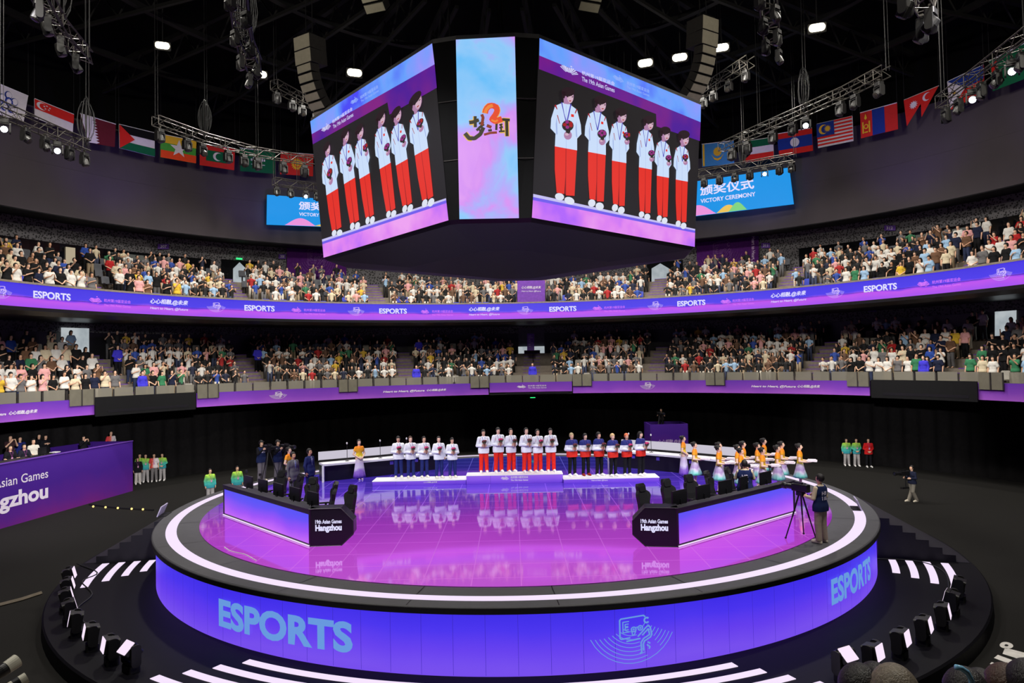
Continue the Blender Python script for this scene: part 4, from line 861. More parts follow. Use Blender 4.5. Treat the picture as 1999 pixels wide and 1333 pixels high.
for k, (x, y, w, lab) in enumerate(((317, 90, 26, 'lone bright flood lamp at the ceiling above the triangle flag'), (507, 146, 26, 'bright flood lamp under the end-on truss'), (692, 143, 28, 'bright flood lamp behind the booth-side wide screen'),
                                    (1260, 124, 28, 'bright flood lamp nearest the far wide screen'), (1327, 113, 28, 'bright flood lamp between the far wide screen and the loudspeaker column'), (1408, 94, 28, 'bright flood lamp past the far loudspeaker column'), (1595, 55, 30, 'narrow bright flood lamp high beside the end-on ceiling truss'))):
    p = at_z(x, y, 21.5); dpt = p[1] + 26; wm = w * dpt / FPX; rz = math.atan2(p[0], -(p[1] + 26)) * 0; tlt = Matrix.Rotation(R(28), 3, 'X')
    t2 = thing('flood_lamp', lab, 'lamp', p, (.35 if x < 1000 else -.35)); mb = MB(); mb.rbox((0, .1, .05), (wm * 1.15, .2, wm * .62), .04, tlt); mb.build('housing', m_fix, t2)
    mb = MB(); mb.rbox(tlt @ Vector((0, -.02, .03)), (wm, .03, wm * .48), wm * .23, tlt, seg=5); mb.build('lens', g_flood, t2); mb = MB(); mb.tube([(0, .12, .1), (0, .12, 3.4)], .03); mb.build('bracket', m_cable, t2)
# ceiling steelwork
m_steelw = mat('ceiling_steel', (8, 8, 8), .8)
for k in range(14):
    a = R(8 + k * 12.6); mb = MB(); mb.box((18 * math.cos(a), 18 * math.sin(a), 24.2), (22, .25, .25), a); mb.box((18 * math.cos(a), 18 * math.sin(a), 22.9), (22, .16, .16), a)
    for i in range(10): mb.tube([pol(8 + 2.1 * i, a, 24.2), pol(9.05 + 2.1 * i, a, 22.9), pol(10.1 + 2.1 * i, a, 24.2)], .05, 4)
    S(mb.build('beam', m_steelw))
for k, rr in enumerate((12, 18, 24)):
    mb = MB(); mb.ring(R(0), R(180), [(rr, 23.0), (rr, 23.25), (rr + .3, 23.25), (rr + .3, 23.0)], 60, close=True); S(mb.build('beam', m_steelw))
for k, x in enumerate((762, 784, 802, 1178, 1190, 1204, 1218, 1232, 655, 1355)):
    p = at_d(x, 200, 38 + (k % 3)); mb = MB(); mb.tube([(p[0], p[1], 16 + (k % 4)), (p[0] + .1, p[1], 25)], .022, 5); tag(mb.build('hanging_cable', m_cable), 'dark cable hanging from the ceiling behind the scoreboard, %s in the row' % ordw(k + 1), 'cable', 'ceiling cables behind the scoreboard')
# lamps standing on the disc
DL = [(133, 1148, 0), (130, 1170, 0), (127, 1193, 0), (134, 1217, 0), (150, 1241, 1), (180, 1268, 1), (218, 1295, 1), (256, 1310, 2)]
DR = [(1874, 1172, 0), (1861, 1200, 0), (1839, 1228, 1), (1802, 1256, 1), (1757, 1283, 1), (1703, 1312, 1), (1648, 1326, 2)]
for nm, L_ in (('booth', DL), ('cameraman', DR)):
    for i, (x, y, on) in enumerate(L_):
        p = at_z(x, y, 0); a = math.atan2(p[1], p[0]); L2 = '%s stage lamp from the black steps in the row standing on the disc, %s side' % (NORD[i], nm)
        lamp(p, L2, False, a + PI / 2 + (0 if on != 1 else R(-11 if nm == 'booth' else 11)), R((-76, 80, 42)[on]), g_pinkl, .84, 'stage lamps on the disc', True)
# ================================================================== PEOPLE
class Field:
    """Distance field on a grid; surfaces are blended together, then skinned as one continuous mesh."""
    def __init__(s, lo, hi, h):
        s.lo = np.array(lo, float); s.h = h; s.n = np.ceil((np.array(hi) - s.lo) / h).astype(int) + 1
        s.F = np.full(s.n, .5, np.float32); s.ax = [s.lo[i] + h * np.arange(s.n[i]) for i in range(3)]
    def _sl(s, lo, hi):
        a = np.clip(np.floor((np.array(lo) - s.lo) / s.h).astype(int) - 2, 0, s.n); b = np.clip(np.ceil((np.array(hi) - s.lo) / s.h).astype(int) + 3, 0, s.n)
        sl = tuple(slice(a[i], b[i]) for i in range(3)); return sl, np.meshgrid(*[s.ax[i][sl[i]] for i in range(3)], indexing='ij')
    def _mix(s, sl, d, k):
        f = s.F[sl]
        if k > 0: hh = np.clip(.5 + .5 * (f - d) / k, 0, 1); s.F[sl] = f * (1 - hh) + d * hh - k * hh * (1 - hh)
        else: s.F[sl] = np.minimum(f, d)
    def cone(s, a, b, ra, rb, k=.02, fy=1.0):
        a, b = np.array(a, float), np.array(b, float); m = max(ra, rb) + .05; sl, (X, Y, Z) = s._sl(np.minimum(a, b) - m, np.maximum(a, b) + m)
        d = b - a; d2 = d.copy(); L = max(1e-9, d @ d); t = np.clip(((X - a[0]) * d[0] + (Y - a[1]) * d[1] + (Z - a[2]) * d[2]) / L, 0, 1)
        q = np.sqrt((X - a[0] - t * d[0]) ** 2 + ((Y - a[1] - t * d[1]) * fy) ** 2 + (Z - a[2] - t * d[2]) ** 2) - (ra + (rb - ra) * t); s._mix(sl, q, k); return s
    def ell(s, c, r, k=.02):
        c, r = np.array(c, float), np.array(r, float); sl, (X, Y, Z) = s._sl(c - r - .05, c + r + .05)
        k0 = np.sqrt(((X - c[0]) / r[0]) ** 2 + ((Y - c[1]) / r[1]) ** 2 + ((Z - c[2]) / r[2]) ** 2); s._mix(sl, ((k0 - 1) * r.min()).astype(np.float32), k); return s
    def cut(s, fn):
        X, Y, Z = np.meshgrid(*s.ax, indexing='ij'); s.F = np.maximum(s.F, fn(X, Y, Z)); return s
    def skin(s, name):
        F = s.F; neg = F < 0; nx, ny, nz_ = F.shape; off = [(i, j, k) for i in (0, 1) for j in (0, 1) for k in (0, 1)]
        cnt = sum(neg[i:nx - 1 + i, j:ny - 1 + j, k:nz_ - 1 + k].astype(np.int8) for i, j, k in off); act = (cnt > 0) & (cnt < 8)
        idx = np.argwhere(act); ID = np.full(act.shape, -1, np.int64); ID[act] = np.arange(len(idx))
        cv = np.stack([F[idx[:, 0] + i, idx[:, 1] + j, idx[:, 2] + k] for i, j, k in off], 1); O = np.array(off, float)
        S_ = np.zeros((len(idx), 3)); N_ = np.zeros(len(idx))
        for a in range(8):
            for b in range(a + 1, 8):
                if abs(O[a] - O[b]).sum() == 1:
                    x = (cv[:, a] < 0) != (cv[:, b] < 0); den = cv[:, a] - cv[:, b]; t = np.where(x, cv[:, a] / np.where(den == 0, 1, den), 0)
                    S_ += np.where(x[:, None], O[a] + (O[b] - O[a]) * t[:, None], 0); N_ += x
        P = s.lo + (idx + S_ / np.maximum(N_, 1)[:, None]) * s.h; Q = []
        for ax in range(3):
            e = [0, 0, 0]; e[ax] = 1; A = neg[:nx - e[0], :ny - e[1], :nz_ - e[2]]; B = neg[e[0]:, e[1]:, e[2]:]
            E = np.argwhere(A != B); u, v = [(1, 2), (2, 0), (0, 1)][ax]; ok = (E[:, u] > 0) & (E[:, v] > 0) & (E[:, u] < act.shape[u]) & (E[:, v] < act.shape[v]) & (E[:, ax] < act.shape[ax]); E = E[ok]
            du = np.zeros(3, int); du[u] = 1; dv = np.zeros(3, int); dv[v] = 1
            g = lambda D: ID[tuple((E - D).T)]
            q = np.stack([g(du + dv), g(dv), g(0 * du), g(du)], 1); fl = A[tuple(E.T)]; q[~fl] = q[~fl][:, ::-1]; Q.append(q)
        Q = np.concatenate(Q); Q = Q[(Q >= 0).all(1)]
        return mesh_np(name, P, Q, True)

def v3(*a): return np.array(a, float)
def unit(a): return a / max(1e-9, np.linalg.norm(a))
def arms(pose):
    """Per arm: shoulder, elbow, wrist, hand direction, palm normal, finger curl."""
    T = {'sides': ((.25, .03, 1.14), (.255, -.03, .90), (0.02, -.12, -1), (-1, 0, 0), 18),
         'bouquet': ((.265, .03, 1.10), (.085, -.225, 1.10), (-.75, -.35, .45), (-.5, .3, .5), 38),
         'clasp': ((.26, .03, 1.13), (.085, -.165, .97), (-.8, -.15, -.5), (-.3, .9, 0), 30),
         'tray': ((.245, .0, 1.12), (.17, -.28, 1.09), (-.1, -1, .02), (0, 0, 1), 14),
         'camera': ((.26, -.10, 1.20), (.13, -.30, 1.40), (-.35, -.85, .3), (-.7, 0, .3), 42),
         'grip': ((.26, -.02, 1.16), (.20, -.27, 1.17), (-.4, -.9, .1), (-.6, 0, -.3), 42),
         'phone': ((.24, -.14, 1.25), (.10, -.30, 1.47), (-.35, -.45, .8), (-.6, .5, .2), 34),
         'clap': ((.26, .0, 1.15), (.09, -.27, 1.23), (-.45, -.45, .75), (-1, .1, 0), 12),
         'heart': ((.26, -.02, 1.14), (.02, -.20, 1.26), (-.95, .1, .25), (0, 1, 0), 10),
         'desk': ((.25, -.06, 1.14), (.19, -.30, 1.07), (-.1, -1, -.1), (0, 0, -1), 22)}
    L_, R_ = {'one_bouquet': ('bouquet', 'sides'), 'one_phone': ('phone', 'sides'), 'chest': ('heart', 'sides')}.get(pose, (pose, pose))
    out = []
    for s, nm in ((-1, L_), (1, R_)):
        e, w, d, n_, c = T[nm]; m = v3(s, 1, 1); out.append((v3(s * .185, .005, 1.405), v3(*e) * m, v3(*w) * m, unit(v3(*d) * m), unit(v3(*n_) * m), c, s))
    return out
def legs(stance):
    if stance == 'stride': return [(v3(s * .09, 0, .91), v3(s * .10, -.06 * s - .02, .50), v3(s * .105, .14 * s, .09), s) for s in (-1, 1)]
    if stance == 'sit': return [(v3(s * .10, 0, .91), v3(s * .12, -.40, .93), v3(s * .12, -.38, .50), s) for s in (-1, 1)]
    if stance == 'close': return [(v3(s * .08, 0, .91), v3(s * .065, -.015, .50), v3(s * .055, .015, .09), s) for s in (-1, 1)]
    return [(v3(s * .09, 0, .91), v3(s * .105, -.015, .50), v3(s * .12, .015, .09), s) for s in (-1, 1)]
BOX = ((-.45, -.60, -.03), (.45, .40, 1.82))
def torso(F, g, w=1.0, waist=.105, fy=1.25):
    F.cone((-.085 * w, 0, 1.30), (.085 * w, 0, 1.30), .112 + g, .112 + g, .03, fy); F.cone((-.145 * w, .005, 1.395), (.145 * w, .005, 1.395), .062 + g * .7, .062 + g * .7, .05, 1.1)
    F.cone((-.06 * w, 0, 1.10), (.06 * w, 0, 1.10), waist + g, waist + g, .06, fy); F.cone((-.075 * w, 0, .95), (.075 * w, 0, .95), .112 + g, .112 + g, .06, fy)
    F.cone((0, 0, .95), (0, 0, 1.36), .112 + g, .112 + g, .03, fy)
def body_mesh(pose, stance, h, fine, w=1.0):
    F = Field(*BOX, h); torso(F, 0, w, .105 if w >= .9 else .076); F.cone((0, .012, 1.42), (0, -.008, 1.57), .056, .05, .03)
    F.ell((0, .008, 1.648), (.076, .096, .104), .01); F.ell((0, -.028, 1.592), (.056, .066, .064), .03)
    if fine:
        F.cone((0, -.088, 1.648), (0, -.110, 1.618), .010, .014, .012); F.ell((0, -.078, 1.572), (.026, .018, .010), .012); F.cone((-.035, -.078, 1.668), (.035, -.078, 1.668), .012, .012, .015)
        for s in (-1, 1): F.ell((s * .078, .012, 1.63), (.011, .022, .032), .008)
    for sh, el, wr, d, n_, curl, s in arms(pose):
        F.cone(sh * v3(w, 1, 1), el, .054, .043, .03); F.cone(el, wr, .043, .029, .012)
        if not fine: F.cone(wr, wr + d * .13, .030, .026, .01); continue
        a = unit(np.cross(d, n_)) * (1 if np.cross(d, n_) @ v3(0, 0, 1) >= -.2 else -1); n_ = unit(n_ - d * (n_ @ d))
        for i, (o, ln) in enumerate(((.030, .82), (.010, 1.0), (-.011, .95), (-.030, .74))):       # index to little finger
            k = wr + d * .088 + a * o; F.cone(wr + d * .012 + a * o * .6, k, .017, .0135, .012); p = k; th = R(curl * .6 + i * 3)
            for j, q in enumerate((.042, .027, .021)):
                e = p + (d * math.cos(th) + n_ * math.sin(th)) * q * ln; F.cone(p, e, .0098 - .0006 * j, .0092 - .0006 * j, .003); p = e; th += R(curl)
        p = wr + d * .030 + a * .028; e = p + unit(d * .65 + a * .75 + n_ * .25) * .045; F.cone(p, e, .014, .0115, .008); F.cone(e, e + unit(d * .9 + a * .25 + n_ * .35) * .034, .0115, .0095, .003)
    for hp, kn, an, s in legs(stance):
        F.cone(hp, kn, .086, .056, .04); F.cone(kn, an, .056, .038, .02); F.cone(an, an + v3(s * .012, -.17, -.052), .042, .03, .02); F.cone(an + v3(0, .04, -.045), an + v3(0, 0, 0), .034, .038, .02)
    return F.skin('body')
def top_mesh(pose, style, h, w=1.0):
    F = Field(*BOX, h); g = {'jacket': .026, 'suit': .024, 'tee': .016, 'vest': .034, 'long': .018, 'dress': .010, 'hoodie': .036}[style]; g = max(g, h * 1.0)
    torso(F, g, w, {'dress': .088}.get(style, .112)); neck = {'tee': 1.475, 'vest': 1.46, 'dress': 1.50}.get(style, 1.50)
    F.cone((0, .012, 1.42), (0, -.002, 1.52), .056 + g * .8, .05 + g * .8, .03)
    if style == 'hoodie': F.cone((-.07, .07, 1.46), (.07, .07, 1.46), .055, .055, .03)
    for sh, el, wr, d, n_, curl, s in arms(pose):
        sh = sh * v3(w, 1, 1)
        if style == 'vest': continue
        if style in ('tee', 'dress'): m = sh + (el - sh) * (.72 if style == 'tee' else .38); F.cone(sh, m, .056 + g, .054 + g * (1.4 if style == 'tee' else 1.0), .035); continue
        F.cone(sh, el, .053 + g * .6, .044 + g * .6, .025); F.cone(el, el + (wr - el) * .90, .044 + g * .6, .033 + g * .5, .02)
    hem = {'jacket': .79, 'suit': .76, 'tee': .86, 'vest': .82, 'long': .88, 'dress': 1.02, 'hoodie': .78}[style]
    q = .092 if style == 'dress' else .126; F.cone((-.075 * w, 0, hem + .02), (.075 * w, 0, hem + .02), q + g, q + g, .05, 1.08)
    if style != 'dress': F.cone((-.075 * w, 0, .93), (.075 * w, 0, .93), .126 + g, .126 + g, .05, 1.12)
    F.cut(lambda X, Y, Z: np.where((np.abs(X) < .235) & (Y > -.19), np.maximum(hem - Z, -9), -9.0)); F.cut(lambda X, Y, Z: np.where(np.abs(X) < .12, Z - neck + .25 * np.maximum(0, -Y - .0) , -9.0))
    return F.skin(style)
def trouser_mesh(stance, style, h, w=1.0):
    F = Field(*BOX, h); g = max({'slim': .012, 'loose': .024, 'shorts': .024}[style], h)
    F.cone((-.078 * w, 0, .95), (.078 * w, 0, .95), .112 + g * .6, .112 + g * .6, .04, 1.25); F.cone((-.06, 0, 1.03), (.06, 0, 1.03), .108, .108, .04, 1.25)
    for hp, kn, an, s in legs(stance):
        F.cone(hp, kn, .084 + g, .062 + g, .03)
        if style == 'shorts': continue
        F.cone(kn, an + v3(0, 0, .0), .062 + g, .050 + g * 1.2, .02)
    if style == 'shorts': F.cut(lambda X, Y, Z: .52 - Z)
    return F.cut(lambda X, Y, Z: np.maximum(Z - .93, .05 - Z)).skin('trousers')
def shoe_mesh(stance, s, h):
    for hp, kn, an, q in legs(stance):
        if q == s:
            F = Field(an + v3(-.12, -.30, -.14), an + v3(.12, .14, .10), h)
            F.cone(an + v3(0, .035, -.04), an + v3(s * .014, -.175, -.058), .046, .036, .02); F.cone(an + v3(0, .005, -.02), an + v3(s * .012, -.172, -.052), .056, .042, .02); F.cone(an + v3(0, .01, -.03), an + v3(0, -.0, .03), .052, .056, .02); F.cone(an + v3(0, .05, -.07), an + v3(s * .014, -.19, -.073), .036, .034, .01)
            z = an[2] - .09; return F.cut(lambda X, Y, Z: z - Z).skin('shoe')
def hair_mesh(style, h):
    F = Field((-.14, -.16, 1.35), (.14, .22, 1.84), h); g = max(.016, h * .9)
    F.ell((0, .014, 1.660), (.076 + g, .098 + g, .104 + g), .01)
    if style == 'cap': F.cone((-.03, -.12, 1.70), (.03, -.12, 1.70), .03, .03, .02)
    if style == 'bun': F.ell((0, .12, 1.70), (.05, .045, .05), .02)
    if style == 'long': F.cone((-.03, .06, 1.62), (-.03, .075, 1.42), .07, .055, .03); F.cone((.03, .06, 1.62), (.03, .075, 1.42), .07, .055, .03)
    fr = {'fringe': 1.688, 'long': 1.695, 'cap': 1.69}.get(style, 1.716); lo = {'long': 1.3, 'fringe': 1.595}.get(style, 1.60)
    F.cut(lambda X, Y, Z: np.minimum(np.maximum(-.030 - Y + .0, lo - Z + np.where(np.abs(X) > .05, .0, 0) - np.maximum(0, Y) * .4), fr - Z - np.abs(X) * .15))
    return F.skin('hair')
MC = {}
def cached(key, fn):
    if key not in MC: MC[key] = fn()
    return MC[key]
FINE, COARSE = .0105, .024
m_skin = [mat('skin_%d' % i, c, .55, spec=.3, var=.04) for i, c in enumerate(((226, 180, 152), (205, 156, 126), (238, 198, 174)))]
HAIR = {'black': mat('black_hair', (24, 20, 20), .5, var=.2, scale=60), 'brown': mat('brown_hair', (66, 44, 32), .5, var=.2, scale=60), 'blond': mat('blond_hair', (214, 184, 130), .5, var=.2, scale=60),
        'orange': mat('orange_hair', (222, 116, 74), .5, var=.2, scale=60), 'grey': mat('greying_hair', (112, 102, 88), .5, var=.25, scale=60), 'ash': mat('ash_hair', (176, 158, 120), .5, var=.2, scale=60)}
for m_ in HAIR.values():                                   # fine strands
    t_ = m_.node_tree; n_ = t_.nodes.new('ShaderNodeTexNoise'); n_.inputs['Scale'].default_value = 150; c_ = t_.nodes.new('ShaderNodeTexCoord'); mp_ = t_.nodes.new('ShaderNodeMapping'); mp_.inputs['Scale'].default_value = (1, 1, .2)
    t_.links.new(c_.outputs['Object'], mp_.inputs[0]); t_.links.new(mp_.outputs[0], n_.inputs['Vector']); b_ = t_.nodes.new('ShaderNodeBump'); b_.inputs['Strength'].default_value = .4; b_.inputs['Distance'].default_value = .02
    t_.links.new(n_.outputs[0], b_.inputs['Height']); t_.links.new(b_.outputs[0], t_.nodes['Principled BSDF'].inputs['Normal'])
CLOTH = {}
def cloth(rgb): return CLOTH.setdefault(rgb, None) or CLOTH.__setitem__(rgb, mat('fabric_%02x%02x%02x' % rgb, rgb, .85, spec=.15, var=.06, scale=14)) or CLOTH[rgb]
def wedge(f0, pts, th=.006):
    mb = MB(); return mb.prism(pts, lambda x, y: f0(x, y, 0), lambda x, y: f0(x, y, -th))
m_ey = mat('eye_dark', (30, 22, 20), .3); m_lip = mat('lips', (176, 98, 92), .5)
mb = MB(); mb.smooth = True; mb.ball((0, 0, 0), (.013, .006, .007), 8, 5); ME_EYE = mb.mesh('eye'); mb = MB(); mb.smooth = True; mb.ball((0, 0, 0), (.02, .006, .005), 8, 5); ME_LIP = mb.mesh('mouth')
mb = MB()
for s in (-1, 1): mb.tube([(s * .062, .03, 1.492), (s * .066, -.07, 1.472), (s * .05, -.145, 1.40), (0, -.168, 1.20)], .007, 5)
ME_LAN = mb.mesh('lanyard'); mb = MB(); mb.lathe([(0, -.005), (.034, -.005), (.034, .005), (0, .005)], 14, (0, -.172, 1.165), Matrix.Rotation(PI / 2, 3, 'X')); ME_MEDAL = mb.mesh('medal')
mb = MB(); mb.box((0, -.172, 1.15), (.075, .008, .11)); ME_BADGE = mb.mesh('badge')
def person(label, loc, height, rz, pose='sides', stance='stand', top=('tee', None), bottom=('slim', None), shoes=None, hair=('short', 'black'), skin=0, w=1.0, group=None, fine=True, extra=(), skirt=None, res=None):
    h = res or (FINE if fine else COARSE); sc = height / 1.75
    b = link('person', cached(('b', pose, stance, h, w), lambda: body_mesh(pose, stance, h, fine, w)), None, m_skin[skin], loc, rz, sc); tag(b, label, 'person', group)
    link('hair', cached(('h', hair[0], h), lambda: hair_mesh(hair[0], h)), b, HAIR[hair[1]] if isinstance(hair[1], str) else hair[1])
    st, m = top; link({'tee': 'shirt', 'long': 'shirt', 'suit': 'suit_jacket', 'dress': 'bodice', 'hoodie': 'hooded_jacket'}.get(st, st), cached(('t', pose, st, h, w), lambda: top_mesh(pose, st, h, w)), b, m)
    if skirt: link('skirt', skirt[0], b, skirt[1])
    if bottom: link('shorts' if bottom[0] == 'shorts' else 'trousers', cached(('l', stance, bottom[0], h, w), lambda: trouser_mesh(stance, bottom[0], h, w)), b, bottom[1])
    if shoes is not None:
        for s in (-1, 1): link('shoe', cached(('s', stance, s, h), lambda: shoe_mesh(stance, s, h)), b, shoes)
    if fine:
        for s in (-1, 1): link('eye', ME_EYE, b, m_ey, (s * .030, -.0865, 1.648))
        link('mouth', ME_LIP, b, m_lip, (0, -.094, 1.588))
    if 'medal' in extra: link('lanyard', ME_LAN, b, cloth((92, 70, 170))); link('medal', ME_MEDAL, b, mat('gold_medal', (190, 150, 70), .3, metal=.8))
    if 'badge' in extra: link('lanyard', ME_LAN, b, cloth((150, 70, 150))); link('badge', ME_BADGE, b, cloth((210, 150, 190)))
    return b
def by_head(px, py, height, zf):
    p = at_z(px, py, zf + height); return np.array((p[0], p[1], zf))

def drape(me, mirror, side, lift=.006):
    """(x,z) on the chest (side -1) or back (side 1) laid onto the garment's own surface"""
    t = BVHTree.FromPolygons([v.co for v in me.vertices], [tuple(p.vertices) for p in me.polygons])
    def f(x, z):
        h = t.ray_cast(Vector((x * mirror, side * .6, z)), Vector((0, -side, 0)))[0]; y = h.y if h else side * .15
        return Vector((x * mirror, y + side * lift, z))
    return f

# ------------------------------------------------------------------ podiums
m_pod = axis_ramp('podium_print', 'Z', 0, .38, [(0, (96, 52, 205)), (.5, (140, 92, 225)), (1, (160, 110, 228))], wob=.4, wscale=.6, rough=.45, spec=.4)
m_ptop = mat('podium_white', (232, 230, 238), .5, var=.02)
def podium(xl, xr, yb, h, depth, label, texts):
    a, b_ = at_z(xl, yb + .8, ZS), at_z(xr, yb - .8, ZS); L = b_[0] - a[0]; y = (a[1] + b_[1]) / 2; o = thing('podium', label, 'podium', ((a[0] + b_[0]) / 2, y + depth / 2, ZS))
    mb = MB(); mb.rbox((0, 0, h / 2 - .01), (L, depth, h - .02), .02, axis=2); mb.build('block', m_pod, o); mb = MB(); mb.rbox((0, 0, h - .012), (L + .02, depth + .02, .024), .02, axis=2); mb.build('top_board', m_ptop, o)
    f = lambda u, v: (-L / 2 + u * L, -depth / 2 - .004, v * h); mb = MB()
    for k, x0, x1, z0, z1 in texts:
        mb = MB()
        if k == 'F': fan_logo(mb, f, x0, x1, z0, z1)
        else: put_text(mb, k, f, x0, x1, z0, z1, .025)
        mb.build('games_logo' if k == 'F' else 'lettering', m_ink, o)
    for u in (.25, .75): mb = MB(); mb.box((-L / 2 + u * L, -depth / 2 - .002, h / 2), (.008, .006, h)); mb.build('joint', mat('podium_joint', (80, 48, 160), .6), o); return o, h
podium(911, 1099.4, 944.4, .365, .78, 'middle podium block, the tallest of three, with the games logo on its front', [('F', .35, .445, .33, .9), ('杭州第19届亚运会', .46, .64, .6, .85), ('The 19th Asian Games', .46, .64, .32, .5)])
podium(728, 910, 947.0, .19, .95, 'low podium block holding the five athletes in navy trousers', [('心心相融,@未来', .545, .69, .4, .75)])
podium(1100, 1288.8, 942.6, .19, .95, 'low podium block holding the six athletes in black trousers', [('Heart to Heart, @Future', .29, .46, .4, .75)])

# ------------------------------------------------------------------ athletes
m_wj = cloth((236, 240, 248)); m_rt = cloth((222, 44, 34)); m_navy = cloth((34, 42, 104)); m_bk = cloth((22, 22, 28)); m_wshoe = cloth((236, 234, 232)); m_cream = cloth((226, 222, 208))
m_team = axis_ramp('navy_white_red_jacket', 'Z', .8, 1.55, [(0, (222, 46, 34)), (.29, (232, 236, 244)), (.64, (36, 44, 116)), (1, (36, 44, 116))], interp='CONSTANT', rough=.8)
m_petal = {'pink': mat('magenta_petals', (184, 48, 108), .7, var=.4, scale=40), 'dark': mat('dull_red_petals', (98, 40, 50), .7, var=.5, scale=40)}
m_leaf = mat('bouquet_leaves', (62, 72, 44), .7, var=.4, scale=40); m_wrap = mat('bouquet_wrap', (150, 104, 84), .8)
mb = MB(); mb.smooth = True; rr = random.Random(3)
for k in range(13):
    a = k * 2.4; q = .085 * math.sqrt(k / 13); mb.ball((q * math.cos(a), q * math.sin(a) * .9, .12 + .045 * (1 - k / 13) + rr.uniform(-.01, .01)), rr.uniform(.026, .036), 8, 5)
ME_BL = mb.mesh('blossoms'); mb = MB()
for k in range(16):
    a = k * .39 + .1; q = rr.uniform(.09, .13); c_, s_ = math.cos(a), math.sin(a); z = rr.uniform(.04, .13)
    mb.add([(0, 0, .02), (q * .6 * c_ - .025 * s_, q * .6 * s_ + .025 * c_, z), (q * c_, q * s_, z + .02), (q * .6 * c_ + .025 * s_, q * .6 * s_ - .025 * c_, z)], ((0, 1, 2, 3),))
mb.lathe([(.02, .0), (.085, .075), (.06, .11), (0, .115)], 12); ME_LEAF = mb.mesh('leaves'); mb = MB(); mb.lathe([(.030, -.14), (.022, -.03), (.075, .075), (.07, .075), (.018, -.03), (.0, -.03)], 14); ME_WRAP = mb.mesh('wrapper')
def bouquet(pn, label, kind, group, dx=0.0, dz=0.0):
    sc = pn.scale[0]; M = Matrix.Translation(pn.location) @ Matrix.Rotation(pn.rotation_euler[2], 4, 'Z'); o = thing('bouquet', label, 'bouquet', M @ Vector(((dx) * sc, -.30 * sc, (1.18 + dz) * sc)), pn.rotation_euler[2], group); o.scale = (sc,) * 3; o.rotation_euler[0] = R(8)
    link('blossoms', ME_BL, o, m_petal[kind]); link('leaves', ME_LEAF, o, m_leaf); link('wrapper', ME_WRAP, o, m_wrap)
PLC = 'first second third fourth fifth sixth'.split()
stripe = MB()
for s in (-1, 1): stripe.tube([(s * .125, -.135, 1.44), (s * .16, -.145, 1.36), (s * .17, -.13, 1.26)], .007, 5)
ME_STRIPE = stripe.mesh('shoulder_piping'); mb = MB(); mb.box((.085, -.163, 1.33), (.05, .008, .034)); ME_PATCH = mb.mesh('flag_patch')
def athlete(i, px, hy, fy, team, zf, rz, pose, flower, hair, nb, who):
    p = at_z(px, fy - 1.0, zf); dep = project(p)[2]; ht = min(1.86, max(1.60, (fy - hy) * dep / FPX * 1.01))
    top, bot, sh, st = {'gold': (m_wj, m_rt, m_wshoe, 'loose'), 'silver': (m_wj, m_navy, m_cream, 'slim'), 'bronze': (m_team, m_bk, m_wshoe, 'slim')}[team]
    if team == 'bronze' and i == 1: sh = cloth((140, 40, 34))
    o = person(who, p, ht, rz, pose, 'stand', ('hoodie' if team == 'bronze' else 'jacket', top), (st, bot), sh, hair, 2 if i % 2 else 0, group=None, extra=('medal',))
    if team == 'gold': link('shoulder_piping', ME_STRIPE, o, cloth((150, 30, 40))); link('flag_patch', ME_PATCH, o, m_rt)
    if team == 'silver': link('flag_patch', ME_PATCH, o, m_navy)
    bouquet(o, '%s bouquet of the %s' % ('magenta' if flower == 'pink' else 'dull dark red', nb), flower, None, -.06 if pose == 'one_bouquet' else 0, .0)
gold = [(945, 841, 922.9, 'dark', ('fringe', 'black')), (973.7, 837, 922.4, 'pink', ('fringe', 'black')), (998.5, 839, 921.8, 'dark', ('short', 'black')), (1028.8, 837.8, 922.3, 'dark', ('short', 'black')), (1050.8, 840.4, 921.8, 'pink', ('short', 'black')), (1076, 838.5, 921.3, 'dark', ('fringe', 'black'))]
for i, (x, hy, fy, fl_, hr) in enumerate(gold):
    nb = '%s red-trousered athlete from the navy-trousered team' % PLC[i]
    athlete(i, x, hy, fy, 'gold', ZS + .365, R((8, 20, 32, 24, 26, 10)[i]), 'bouquet', fl_, hr, nb, 'person in white jacket and red trousers on the tall podium, %s from the navy-trousered team' % PLC[i])
for i, (x, hy, fy, fl_, hr) in enumerate([(778.5, 853.9, 933.6, 'pink', ('fringe', 'black')), (802.4, 854, 933.6, 'pink', ('short', 'brown')), (828.8, 854.4, 933, 'pink', ('short', 'black')), (857.6, 854.4, 934, 'pink', ('short', 'black')), (883.7, 856.8, 933, 'pink', ('fringe', 'black'))]):
    nb = '%s navy-trousered athlete counting toward the tall podium' % PLC[i]
    athlete(i, x, hy, fy, 'silver', ZS + .19, R((14, 28, 26, 24, 16)[i]), 'one_bouquet' if i == 3 else 'bouquet', fl_, hr, nb, 'person in white jacket and navy trousers on low podium, %s counting toward the tall podium' % PLC[i])
for i, (x, hy, fy, fl_, hr) in enumerate([(1117.6, 847.7, 929.6, 'dark', ('fringe', 'ash')), (1144, 848.5, 928.8, 'dark', ('fringe', 'black')), (1170.4, 846, 929.6, 'dark', ('fringe', 'black')), (1197.6, 848.8, 930.4, 'dark', ('fringe', 'blond')), (1224.8, 848.5, 928.8, 'pink', ('fringe', 'orange')), (1252, 845, 928.8, 'pink', ('long', 'black'))]):
    nb = ('ash-haired athlete beside the tall podium', 'second athlete from the tall podium', 'third athlete from the tall podium', 'blond athlete', 'orange-haired athlete', 'long-haired athlete at the podium end')[i]
    athlete(i, x, hy, fy, 'bronze', ZS + .19, R((22, 18, 34, 30, 22, 42)[i]), 'bouquet', fl_, hr, nb, 'person in navy, white, red jacket, the ' + nb.replace('athlete', 'black-trousered athlete'))
